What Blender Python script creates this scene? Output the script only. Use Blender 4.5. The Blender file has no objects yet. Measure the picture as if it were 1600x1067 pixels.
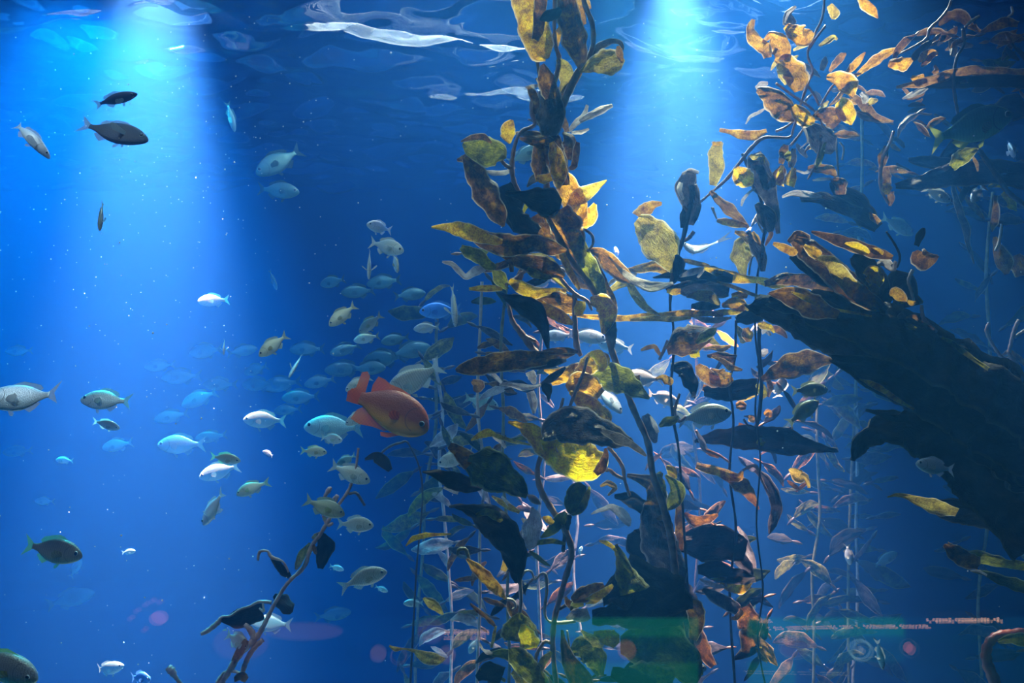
import bpy, bmesh, math, random
from mathutils import Vector, Matrix, noise as mnoise
R = math.radians
SC = bpy.context.scene
COL = SC.collection

# ------------------------------------------------------------------ camera, world, lights, exposure
F = 1200.0                      # focal length in pixels of the 1600 wide frame
ZC = 3.9                        # camera height above the tank floor
ZS = ZC + 1.72                  # water surface
YB = 8.6                        # back wall
YF = 0.62                       # inner face of the viewing window
cd = bpy.data.cameras.new('camera'); cam = bpy.data.objects.new('camera', cd); COL.objects.link(cam)
cam.location = (0, 0, ZC); cam.rotation_euler = (R(90), 0, 0)
cd.sensor_width = 36.0; cd.lens = 36.0 * F / 1600.0; cd.clip_start = 0.02; cd.clip_end = 100
SC.camera = cam
SC.view_settings.view_transform = 'Standard'; SC.view_settings.look = 'None'
SC.view_settings.gamma = 1; SC.view_settings.exposure = 0.35
SC.view_settings.use_curve_mapping = False
w = bpy.data.worlds.new('dark_hall'); SC.world = w; w.use_nodes = True
w.node_tree.nodes['Background'].inputs[0].default_value = (0.012, 0.03, 0.08, 1)
w.node_tree.nodes['Background'].inputs[1].default_value = 0.15
cy = SC.cycles
cy.max_bounces = 8; cy.diffuse_bounces = 2; cy.glossy_bounces = 3; cy.transmission_bounces = 4
cy.volume_bounces = 0; cy.transparent_max_bounces = 24
cy.use_denoising = True; cy.sample_clamp_indirect = 4.0; cy.sample_clamp_direct = 0.0
cy.caustics_reflective = False; cy.caustics_refractive = False
cy.blur_glossy = 0.5

def P(px, py, d):
    """point at distance d from the window wall of the camera, seen at px, py"""
    return Vector(((px - 800.0) / F * d, d, ZC + (533.5 - py) / F * d))

def spot(name, pos, target, power, angle, blend=0.6, col=(1, 1, 1), size=0.05):
    l = bpy.data.lights.new(name, 'SPOT'); l.energy = power; l.spot_size = R(angle); l.spot_blend = blend
    l.color = col; l.shadow_soft_size = size
    o = bpy.data.objects.new(name, l); COL.objects.link(o); o.location = pos
    o.rotation_euler = (Vector(target) - Vector(pos)).to_track_quat('-Z', 'Y').to_euler()
    return o

WHITE = (0.80, 0.88, 1.0)
# left cone of light
spot('flood_spot', (-2.02, 4.4, ZS + 1.2), P(234, 420, 4.1), 24000, 25, 1.0, (5.0, 1.6, 1.0), 0.06)
spot('flood_spot', (-2.5, 5.0, ZS + 1.1), P(90, 700, 4.2), 15000, 64, 1.0, (0.02, 0.85, 1.0), 0.12)
for dx, e in ((-95, 500), (-50, 1100), (-5, 700), (45, 1500), (85, 1100)):
    spot('ray_spot', (-2.02, 4.35, ZS + 0.7), P(225 + dx, 420, 4.15), e, 5, 0.8, (5.0, 1.6, 1.0), 0.03)
# right cone, a fan of narrow rays
for dx, e in ((-170, 3000), (-120, 8000), (-70, 5000), (-20, 20000), (25, 9000), (70, 17000), (120, 5000), (170, 3000)):
    spot('ray_spot', (0.92, 4.3, ZS + 0.7), P(1062 + dx, 470, 4.2), e, 6, 0.8, (4.0, 1.5, 1.0), 0.03)
spot('flood_spot', (0.92, 4.3, ZS + 0.6), P(1060, 420, 4.2), 11000, 46, 1.0, (3.5, 1.4, 1.0), 0.1)
spot('flood_spot', (1.3, 4.7, ZS + 0.8), P(1150, 300, 4.2), 450, 80, 1.0, (0.1, 0.8, 1.0), 0.1)
# key on the kelp from above and behind
spot('key_spot', (0.1, 4.3, ZS + 1.3), P(880, 500, 2.8), 7500, 50, 0.6, (1.0, 0.79, 0.36), 0.03)
spot('key_spot', (1.5, 4.3, ZS + 1.0), P(1240, 200, 3.2), 4200, 44, 0.8, (1.0, 0.74, 0.50), 0.03)
spot('key_spot', (0.55, 3.5, ZS + 0.5), P(908, 735, 2.33), 5200, 13, 0.8, (1.0, 0.80, 0.4), 0.03)
spot('key_spot', (0.45, 3.7, ZS + 0.6), P(870, 90, 2.65), 900, 46, 0.8, (1.0, 0.86, 0.5), 0.03)
a = bpy.data.lights.new('roof_light', 'AREA'); a.shape = 'RECTANGLE'; a.size = 6; a.size_y = 3; a.energy = 140; a.color = (0.05, 0.62, 1.0)
ao = bpy.data.objects.new('roof_light', a); COL.objects.link(ao); ao.location = (-3.0, 4.5, ZS + 1.9)
b_ = bpy.data.lights.new('front_fill', 'AREA'); b_.shape = 'RECTANGLE'; b_.size = 3.2; b_.size_y = 0.8; b_.energy = 40; b_.color = (0.95, 0.95, 0.80)  # added fill, stands in for light scattered around within the water
bo = bpy.data.objects.new('front_fill', b_); COL.objects.link(bo); bo.location = (-1.5, 1.5, ZS + 1.2)
bo.rotation_euler = (Vector((-1.3, 3.4, ZC - .3)) - bo.location).to_track_quat('-Z', 'Y').to_euler()
spot('front_fill_spot', (-1.9, 1.3, ZS + 0.6), P(70, 430, 2.7), 300, 62, 1.0, (0.95, 0.95, 1.0), 0.1)  # added spot to brighten the fish at the left
spot('front_fill_spot', (-0.7, 1.1, ZS + 0.5), P(500, 640, 3.0), 230, 40, 1.0, (0.95, 1.0, 0.85), 0.1)  # added spot to brighten the fish group left of centre

# ------------------------------------------------------------------ material helpers
class N:
    def __init__(s, name):
        s.m = bpy.data.materials.new(name); s.m.use_nodes = True; s.t = s.m.node_tree
        s.t.nodes.clear(); s.out = s.t.nodes.new('ShaderNodeOutputMaterial')
    def n(s, typ, **kw):
        x = s.t.nodes.new('ShaderNode' + typ)
        for k, v in kw.items():
            if k[0] == 'i' and k[1:].isdigit(): s.put(x.inputs[int(k[1:])], v)
            elif k in x.inputs.keys(): s.put(x.inputs[k], v)
            else: setattr(x, k, v)
        return x
    def put(s, inp, v):
        if isinstance(v, bpy.types.NodeSocket): s.t.links.new(v, inp)
        elif isinstance(v, bpy.types.Node): s.t.links.new(v.outputs[0], inp)
        else:
            if isinstance(v, tuple) and len(v) == 3 and inp.type == 'RGBA': v = v + (1,)
            inp.default_value = v
    def surf(s, x): s.t.links.new(x.outputs[0], s.out.inputs['Surface']); return s.m
    def ramp(s, fac, stops, interp='LINEAR'):
        r = s.n('ValToRGB'); s.put(r.inputs[0], fac); cr = r.color_ramp; cr.interpolation = interp
        while len(cr.elements) < len(stops): cr.elements.new(0.5)
        for e, (p, c) in zip(cr.elements, stops):
            e.position = p; e.color = tuple(c) + (1,) if len(c) == 3 else c
        return r

def principled(name, col, rough=0.6, **kw):
    k = N(name); b = k.n('BsdfPrincipled', **{'Base Color': col, 'Roughness': rough}); 
    for a_, v in kw.items(): k.put(b.inputs[a_.replace('_', ' ')], v)
    return k.surf(b)

def link(name, me, mat=None, parent=None):
    o = bpy.data.objects.new(name, me); COL.objects.link(o)
    if mat: me.materials.append(mat)
    if parent: o.parent = parent
    return o
def mesh(name, verts, faces, smooth=True):
    me = bpy.data.meshes.new(name); me.from_pydata([tuple(v) for v in verts], [], faces)
    if smooth: me.polygons.foreach_set('use_smooth', [True] * len(me.polygons))
    me.update(); return me
def box(name, a, b, mat, parent=None):
    (x0, y0, z0), (x1, y1, z1) = a, b
    v = [(x, y, z) for z in (z0, z1) for y in (y0, y1) for x in (x0, x1)]
    f = [(0, 2, 3, 1), (4, 5, 7, 6), (0, 1, 5, 4), (2, 6, 7, 3), (0, 4, 6, 2), (1, 3, 7, 5)]
    return link(name, mesh(name, v, f, False), mat, parent)

# ------------------------------------------------------------------ the tank
XL, XR = -7.5, 7.5
def wallmat():
    k = N('blue_painted_wall'); nz = k.n('TexNoise', Scale=0.6, Detail=4.0)
    tc = k.n('TexCoord'); k.put(nz.inputs['Vector'], tc.outputs['Object'])
    r = k.ramp(nz.outputs[0], [(0.3, (0.0, 0.036, 0.21)), (0.7, (0.0, 0.052, 0.30))])
    return k.surf(k.n('BsdfDiffuse', Color=r.outputs[0]))
WM = wallmat()
def st(o): o['kind'] = 'structure'; return o
TOP = ZS + 3.2
st(box('wall_back', (XL, YB, 0), (XR, YB + .3, TOP), WM))
st(box('wall_left', (XL - .3, YF, 0), (XL, YB, TOP), WM))
st(box('wall_right', (XR, YF, 0), (XR + .3, YB, TOP), WM))
st(box('floor', (XL, -3.2, ZC - 1.75), (XR, YF - .13, ZC - 1.6), principled('dark_hall_floor', (0.02, 0.02, 0.025), 0.7)))
st(box('floor', (XL, YF, -.3), (XR, YB, 0), principled('grey_sand', (0.25, 0.28, 0.25), 0.9)))
# ---- water body: scattering and absorbing
k = N('sea_water')
sc_ = k.n('VolumeScatter', Color=(0.042, 0.28, 1.0, 1), Density=0.088, Anisotropy=0.22)
ab_ = k.n('VolumeAbsorption', Color=(0.02, 0.55, 1.0, 1), Density=0.19)
ad = k.n('AddShader', i0=sc_, i1=ab_)
k.t.links.new(ad.outputs[0], k.out.inputs['Volume'])
e = 0.004
wb = st(box('water', (XL + e, YF + e, e), (XR - e, YB - e, ZS + 0.22), k.m))
wb['kind'] = 'stuff'; wb['label'] = 'clear blue water filling the whole tank'; wb['category'] = 'water'
# ---- rippled surface
nx, ny = 480, 400
vs = []
for j in range(ny + 1):
    y = YF + .02 + (YB - YF - .04) * j / ny
    for i in range(nx + 1):
        x = XL + .02 + (XR - XL - .04) * i / nx
        h = 0.078 * mnoise.noise(Vector((x * 1.1, y * 2.6, 3.1))) * 2 + 0.042 * mnoise.noise(Vector((x * 2.6 + 9, y * 6.0, 7.7))) * 2
        h += 0.010 * mnoise.noise(Vector((x * 6, y * 12, 1.7))) * 2 + 0.003 * mnoise.noise(Vector((x * 15, y * 26, 4.7))) * 2
        vs.append((x, y, ZS + h))
fs = [(j * (nx + 1) + i, j * (nx + 1) + i + 1, (j + 1) * (nx + 1) + i + 1, (j + 1) * (nx + 1) + i) for j in range(ny) for i in range(nx)]
k = N('water_surface')
g = k.n('BsdfGlass', Color=(1, 1, 1, 1), Roughness=0.0, IOR=1.33)
t = k.n('BsdfTransparent', Color=(1, 1, 1, 1))
ws = link('water_surface', mesh('water_surface', vs, fs), k.surf(k.n('MixShader', i0=0.4, i1=g, i2=t)))
ws['kind'] = 'structure'; ws.name = 'water_top'  # the rippled water surface, closing the tank at the top
# ---- viewing window
k = N('acrylic_window')
fr = k.n('Fresnel', IOR=1.49); gl = k.n('BsdfGlossy', Roughness=0.0); t = k.n('BsdfTransparent', Color=(0.97, 0.99, 1.0, 1))
st(box('window_1', (XL, YF - .012, 0), (XR, YF - .002, TOP), k.surf(k.n('MixShader', i0=fr, i1=t, i2=gl))))
# ---- lamps hung over the water, seen only as broken glints through the ripples
k = N('lamp_lens_lit'); LENS = k.surf(k.n('Emission', Color=(1.0, 0.96, 0.88, 1), Strength=22.0)); LENS.cycles.emission_sampling = 'NONE'
k = N('lamp_lens_blue'); LENSB = k.surf(k.n('Emission', Color=(0.6, 0.64, 1.0, 1), Strength=8.0)); LENSB.cycles.emission_sampling = 'NONE'
HOUS = principled('lamp_housing', (0.05, 0.05, 0.055), 0.5)
def tank_lamp(x, y, z, r, lens, label):
    o = bpy.data.objects.new('tank_lamp', None); COL.objects.link(o); o.location = (x, y, z)
    o['label'] = label; o['category'] = 'lamp'; o['group'] = 'lamps over the water'
    n = 24
    rings = [(r * 1.1, 0), (r * 1.12, .05), (r * .8, .22), (r * .35, .34), (.02, .36)]
    v = [(rr * math.cos(2 * math.pi * i / n), rr * math.sin(2 * math.pi * i / n), zz) for rr, zz in rings for i in range(n)]
    f = [(q * n + i, q * n + (i + 1) % n, (q + 1) * n + (i + 1) % n, (q + 1) * n + i) for q in range(len(rings) - 1) for i in range(n)]
    link('housing', mesh('housing', v, f), HOUS, o)
    v = [(r * math.cos(2 * math.pi * i / n), r * math.sin(2 * math.pi * i / n), 0.01 - 0.04) for i in range(n)] + [(r * math.cos(2 * math.pi * i / n), r * math.sin(2 * math.pi * i / n), 0.02) for i in range(n)]
    f = [tuple(range(n))] + [(i, (i + 1) % n, n + (i + 1) % n, n + i) for i in range(n)]
    link('lens', mesh('lens', v, f, False), lens, o)
tank_lamp(0.0, 5.1, ZS + 1.0, 0.95, LENS, 'largest white lamp over the water, right of the glints')
tank_lamp(-0.75, 4.7, ZS + 0.8, 0.55, LENS, 'smaller white lamp over the water, left of the tall kelp')
tank_lamp(-2.75, 4.9, ZS + 1.3, 0.55, LENSB, 'bluish lamp over the water at the far left')
tank_lamp(1.75, 5.6, ZS + 1.3, 0.6, LENSB, 'bluish lamp over the water behind the upper right kelp')

# ------------------------------------------------------------------ fish
def fish_mat(name, back, flank, belly, bars=0.0, rough=0.38, metal=0.25, spots=0.0, flush=None):
    k = N(name); tc = k.n('TexCoord'); sp = k.n('SeparateXYZ', i0=tc.outputs['Object'])
    nz = k.n('TexNoise', Scale=9.0, Detail=3.0); k.put(nz.inputs['Vector'], tc.outputs['Object'])
    z = k.n('Math', operation='MULTIPLY_ADD', i0=sp.outputs[2], i1=2.6, i2=0.5)
    z2 = k.n('Math', operation='MULTIPLY_ADD', i0=nz.outputs[0], i1=0.22, i2=z)
    z3 = k.n('Math', operation='SUBTRACT', i0=z2, i1=0.11)
    r = k.ramp(z3, [(0.18, belly), (0.5, flank), (0.85, back)])
    col = r.outputs[0]
    # gill cover arc
    dx = k.n('Math', operation='SUBTRACT', i0=sp.outputs[0], i1=0.36)
    d2 = k.n('Math', operation='MULTIPLY', i0=dx, i1=dx); zz = k.n('Math', operation='MULTIPLY', i0=sp.outputs[2], i1=sp.outputs[2])
    dd = k.n('Math', operation='SQRT', i0=k.n('Math', operation='ADD', i0=d2, i1=zz))
    arc = k.n('Math', operation='COMPARE', i0=dd, i1=0.135, i2=0.006)
    lt = k.n('Math', operation='LESS_THAN', i0=sp.outputs[0], i1=0.33)
    arc2 = k.n('Math', operation='MULTIPLY', i0=arc, i1=lt)
    arc3 = k.n('Math', operation='MULTIPLY', i0=arc2, i1=0.45)
    mx = k.n('MixRGB', blend_type='MULTIPLY'); k.put(mx.inputs[0], arc3); k.put(mx.inputs[1], col); mx.inputs[2].default_value = (0.15, 0.13, 0.1, 1); col = mx.outputs[0]
    if bars:
        wv = k.n('TexWave', wave_type='BANDS', bands_direction='X', Scale=9.0, Distortion=2.5, Detail=2.0); k.put(wv.inputs['Vector'], tc.outputs['Object'])
        f = k.n('Math', operation='MULTIPLY', i0=wv.outputs[1], i1=bars)
        mx = k.n('MixRGB', blend_type='MULTIPLY'); k.put(mx.inputs[0], f); k.put(mx.inputs[1], col); mx.inputs[2].default_value = (0.35, 0.35, 0.32, 1); col = mx.outputs[0]
    sc = k.n('TexVoronoi', Scale=60.0); k.put(sc.inputs['Vector'], tc.outputs['Object'])
    bp = k.n('Bump', Strength=0.25, Distance=0.004, Height=sc.outputs[0])
    return k.surf(k.n('BsdfPrincipled', **{'Base Color': col, 'Roughness': rough, 'Metallic': metal, 'Normal': bp.outputs[0]}))
def fin_mat(name, col, tr=0.5):
    k = N(name); tc = k.n('TexCoord')
    wv = k.n('TexWave', wave_type='RINGS', Scale=22.0, Distortion=0.6); k.put(wv.inputs['Vector'], tc.outputs['Object'])
    m = k.n('MixRGB', i0=0.3); k.put(m.inputs[0], wv.outputs[1]); m.inputs[1].default_value = col + (1,); m.inputs[2].default_value = tuple(c * .6 for c in col) + (1,)
    a = k.n('BsdfDiffuse', Color=m.outputs[0]); b = k.n('BsdfTranslucent', Color=m.outputs[0])
    c = k.n('MixShader', i0=tr, i1=a, i2=b); t = k.n('BsdfTransparent')
    return k.surf(k.n('MixShader', i0=0.18, i1=c, i2=t))
FM = {
    'silver': (fish_mat('silver_fish_skin', (0.42, 0.42, 0.36), (0.62, 0.66, 0.60), (0.72, 0.80, 0.74), 0.35), fin_mat('silver_fin', (0.62, 0.66, 0.55))),
    'white': (fish_mat('white_fish_skin', (0.80, 0.78, 0.82), (0.78, 0.80, 0.84), (0.65, 0.78, 0.80), 0.10), fin_mat('white_fin', (0.82, 0.82, 0.84))),
    'gold': (fish_mat('golden_fish_skin', (0.50, 0.45, 0.28), (0.66, 0.64, 0.46), (0.75, 0.78, 0.62), 0.25), fin_mat('golden_fin', (0.66, 0.60, 0.30))),
    'olive': (fish_mat('olive_fish_skin', (0.16, 0.17, 0.10), (0.26, 0.26, 0.15), (0.50, 0.52, 0.33), 0.2), fin_mat('olive_fin', (0.40, 0.42, 0.16))),
    'brown': (fish_mat('brown_fish_skin', (0.20, 0.15, 0.09), (0.34, 0.27, 0.16), (0.55, 0.50, 0.28), 0.3), fin_mat('brown_fin', (0.36, 0.34, 0.12))),
    'dark': (fish_mat('black_fish_skin', (0.01, 0.012, 0.018), (0.014, 0.016, 0.022), (0.03, 0.035, 0.045), 0.0, 0.7, 0.0), fin_mat('pale_fin', (0.42, 0.48, 0.42))),
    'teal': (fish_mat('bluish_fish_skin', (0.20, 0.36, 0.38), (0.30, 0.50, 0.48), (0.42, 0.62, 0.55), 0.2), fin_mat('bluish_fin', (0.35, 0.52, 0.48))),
    'haze': (fish_mat('hazed_fish_skin', (0.05, 0.12, 0.13), (0.08, 0.20, 0.19), (0.14, 0.28, 0.24), 0.2), fin_mat('hazed_fin', (0.12, 0.22, 0.2))),  # haze put into the colour, pigment drawn close to the water
    'cyan': (fish_mat('cyan_fish_skin', (0.25, 0.65, 0.75), (0.40, 0.80, 0.85), (0.60, 0.85, 0.80), 0.0), fin_mat('cyan_fin', (0.4, 0.7, 0.75))),
    'blue': (fish_mat('bright_blue_fish_skin', (0.05, 0.28, 0.85), (0.06, 0.34, 0.90), (0.10, 0.40, 0.85), 0.0), fin_mat('bright_blue_fin', (0.1, 0.35, 0.85))),
    'orange': (fish_mat('shaded_orange_fish_skin', (0.30, 0.045, 0.008), (0.36, 0.075, 0.008), (0.80, 0.32, 0.01), 0.0, 0.5, 0.0), fin_mat('orange_fin', (0.80, 0.13, 0.01), 0.5)),  # back and flank deepened: the unlit side is put into the skin colour
    'green': (fish_mat('green_fish_skin', (0.05, 0.14, 0.07), (0.08, 0.26, 0.13), (0.22, 0.50, 0.20), 0.2), fin_mat('yellow_green_fin', (0.22, 0.26, 0.05))),
    'head': (fish_mat('grey_gold_fish_skin', (0.45, 0.40, 0.30), (0.60, 0.58, 0.55), (0.75, 0.75, 0.4), 0.3), fin_mat('yellow_fin', (0.60, 0.55, 0.06))),
}
IRIS = principled('fish_iris', (0.75, 0.78, 0.70), 0.3); PUPIL = principled('fish_pupil', (0.005, 0.005, 0.006), 0.12)
BLUEIRIS = principled('blue_fish_iris', (0.25, 0.5, 0.6), 0.3)
PROF = {  # x, top, bottom, half width
    'perch': [(.500, -.012, -.026, .004), (.485, .018, -.050, .020), (.45, .052, -.078, .036), (.40, .086, -.104, .050), (.33, .122, -.132, .062), (.24, .152, -.154, .068), (.13, .165, -.168, .068), (.02, .158, -.162, .060), (-.08, .130, -.136, .047), (-.17, .090, -.094, .033), (-.24, .056, -.058, .022), (-.30, .040, -.042, .015), (-.35, .038, -.040, .008)],
    'slim': [(.500, -.008, -.018, .004), (.485, .012, -.035, .020), (.45, .035, -.055, .034), (.40, .058, -.072, .045), (.33, .080, -.090, .055), (.24, .098, -.104, .060), (.13, .106, -.112, .060), (.02, .102, -.106, .054), (-.08, .086, -.088, .043), (-.17, .062, -.064, .031), (-.24, .042, -.043, .021), (-.30, .032, -.033, .014), (-.35, .030, -.031, .008)],
    'deep': [(.500, -.045, -.075, .008), (.485, .000, -.110, .026), (.45, .070, -.150, .046), (.40, .125, -.185, .062), (.33, .175, -.215, .075), (.24, .212, -.235, .082), (.13, .232, -.235, .082), (.02, .230, -.215, .075), (-.08, .205, -.180, .060), (-.17, .160, -.135, .043), (-.24, .120, -.095, .028), (-.30, .085, -.070, .018), (-.35, .075, -.062, .010)],
}
def lerp_prof(p, n):
    out = []
    for s in range(n):
        t = s / (n - 1) * (len(p) - 1); i = min(int(t), len(p) - 2); f = t - i
        a_ = p[max(i - 1, 0)]; b_ = p[i]; c_ = p[i + 1]; d_ = p[min(i + 2, len(p) - 1)]
        out.append(tuple(.5 * ((2 * b_[q]) + (c_[q] - a_[q]) * f + (2 * a_[q] - 5 * b_[q] + 4 * c_[q] - d_[q]) * f * f + (-a_[q] + 3 * b_[q] - 3 * c_[q] + d_[q]) * f ** 3) for q in range(4)))
    return out
def make_fish(px, py, ln, ang, d, kind, label, yaw=0, roll=0, bend=0.0, shape='perch', big=True, open_fins=False, group=None, deep=1.0, flip=False):
    """a fish whose middle is seen at px, py; ln pixels long; ang = heading in the picture, 0 right, 90 up"""
    c = P(px, py, d); L = ln / F * d / max(.35, math.cos(R(yaw)))
    A = R(ang); Y = R(yaw)
    fw = Vector((math.cos(A) * math.cos(Y), -math.sin(Y), math.sin(A) * math.cos(Y))).normalized()
    up = Vector((-math.sin(A), 0, math.cos(A)))
    if up.z < -1e-6: up = -up
    if flip: up = -up
    up = (up - up.dot(fw) * fw).normalized(); up.rotate(Matrix.Rotation(R(roll), 3, fw))
    sd = up.cross(fw)
    if shape == 'perch': deep *= 1.18
    o = bpy.data.objects.new({'orange': 'damselfish'}.get(kind, 'fish'), None); COL.objects.link(o)
    M = Matrix((fw, sd, up)).transposed().to_4x4(); M.translation = c
    o.matrix_world = M @ Matrix.Scale(L, 4)
    o.empty_display_size = 0.1
    o['label'] = label; o['category'] = 'fish'
    if group: o['group'] = group
    skin, fin = FM[kind]
    def bd(v):
        x, y, z = v
        if x < .15: y += bend * (x - .15) ** 2 * 2.2
        if x > .25: y += bend * (x - .25) ** 2 * 0.8
        return (x, y, z * deep)
    ns, nr = (22, 14) if big else (13, 8)
    pr = lerp_prof(PROF[shape], ns); v = []
    for x, t, b, hw in pr:
        m_, h_ = (t + b) / 2, max((t - b) / 2, .003)
        for q in range(nr):
            an = 2 * math.pi * q / nr; cc, ss = math.cos(an), math.sin(an)
            v.append(bd((x, hw * math.copysign(abs(cc) ** .9, cc), m_ + h_ * math.copysign(abs(ss) ** 1.05, ss))))
    f = [(i * nr + q, i * nr + (q + 1) % nr, (i + 1) * nr + (q + 1) % nr, (i + 1) * nr + q) for i in range(ns - 1) for q in range(nr)]
    f += [tuple(range(nr - 1, -1, -1)), tuple((ns - 1) * nr + q for q in range(nr))]
    link('body', mesh('body', v, f), skin, o)
    def fan(name, base, edge, y0=0.0, mat=fin):
        vv = []; nb = len(base)
        for (b_, e_) in zip(base, edge):
            for s in (0, .5, 1):
                p = [b_[q] + (e_[q] - b_[q]) * s for q in range(len(b_))]
                if len(p) == 2: p = [p[0], y0 + .006 * math.sin(p[0] * 40) * s, p[1]]
                vv.append(bd(p))
        ff = [(i * 3 + s, (i + 1) * 3 + s, (i + 1) * 3 + s + 1, i * 3 + s + 1) for i in range(nb - 1) for s in (0, 1)]
        return link(name, mesh(name, vv, ff), mat, o)
    if kind == 'orange':
        fan('tail_fin', [(-.31, .085), (-.33, .06), (-.34, .02), (-.34, -.02), (-.33, -.055), (-.31, -.07)],
            [(-.325, .27), (-.37, .31), (-.43, .28), (-.43, .10), (-.50, .03), (-.48, -.08)])
        fan('tail_fin', [(-.33, .02), (-.335, -.01), (-.335, -.04), (-.32, -.07)], [(-.41, .08), (-.47, .075), (-.50, .01), (-.455, -.06)])
        fan('dorsal_fin', [(.20, .20), (.08, .22), (-.04, .20), (-.12, .17), (-.19, .14), (-.25, .10)], [(.17, .235), (.04, .262), (-.07, .262), (-.16, .295), (-.235, .30), (-.265, .19)])
        fan('anal_fin', [(.08, -.22), (-.04, -.19), (-.13, -.14), (-.22, -.09), (-.27, -.07)], [(.04, -.245), (-.10, -.245), (-.25, -.27), (-.36, -.245), (-.33, -.13)])
        fan('pelvic_fin', [(.22, -.23), (.18, -.23), (.14, -.23)], [(.10, -.30), (.02, -.31), (.0, -.27)], .02)
    else:
        fk = .145 if shape != 'slim' else .11
        fan('tail_fin', [(-.33, .036), (-.34, .02), (-.345, .0), (-.34, -.02), (-.33, -.036)], [(-.50, fk), (-.455, .06), (-.425, 0.0), (-.455, -.06), (-.50, -fk)])
        p = PROF[shape]
        def top(x, w):
            for a_, b_ in zip(p, p[1:]):
                if b_[0] <= x <= a_[0]:
                    t_ = (a_[0] - x) / (a_[0] - b_[0]); return a_[w] + (b_[w] - a_[w]) * t_
            return 0
        xs = [.24, .16, .08, 0, -.08, -.15, -.20]; hs = [.004, .035, .045, .04, .038, .05, .02]
        fan('dorsal_fin', [(x, top(x, 1) - .012) for x in xs], [(x - .04, top(x, 1) + h) for x, h in zip(xs, hs)], 0.0, skin if kind == 'green' else fin)
        xs = [-.02, -.08, -.14, -.20]; hs = [.01, .06, .045, .015]
        fan('anal_fin', [(x, top(x, 2) + .012) for x in xs], [(x - .045, top(x, 2) - h) for x, h in zip(xs, hs)])
        if big:
            fan('pelvic_fin', [(.18, -.8 * abs(top(.18, 2))), (.15, top(.15, 2)), (.12, top(.12, 2))], [(.12, top(.1, 2) - .06), (.08, top(.08, 2) - .07), (.07, top(.07, 2) - .03)], .015)
    spread = .12 if open_fins else .045
    for s in (-1, 1):
        yb = s * .062
        fan('pectoral_fin', [(.20, yb, .00), (.205, yb, -.02), (.205, yb, -.04), (.20, yb, -.055)],
            [(.08, yb + s * spread, .02), (.045, yb + s * spread * 1.3, -.02), (.05, yb + s * spread * 1.35, -.06), (.09, yb + s * spread, -.09)])
    if big:
        er = .031 if shape != 'slim' else .022
        ex, ez = (.405, .018) if shape != 'deep' else (.415, -.02)
        for s in (-1, 1):
            vv = []; ff = []; n1, n2 = 6, 12
            for i in range(n1 + 1):
                ph = math.pi / 2 * i / n1
                for q in range(n2):
                    th = 2 * math.pi * q / n2
                    vv.append(bd((ex + er * math.sin(ph) * math.cos(th), s * (.034 if shape == 'slim' else (.046 if shape == 'perch' else .056)) + s * er * .7 * math.cos(ph), ez + er * math.sin(ph) * math.sin(th))))
            ff = [(i * n2 + q, i * n2 + (q + 1) % n2, (i + 1) * n2 + (q + 1) % n2, (i + 1) * n2 + q) for i in range(n1) for q in range(n2)]
            eo = link('eye', mesh('eye', vv, ff), BLUEIRIS if kind == 'orange' else IRIS, o)
            eo.data.materials.append(PUPIL)
            for pi_, pl in enumerate(eo.data.polygons):
                if pi_ // n2 < 4: pl.material_index = 1
    return o

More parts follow.
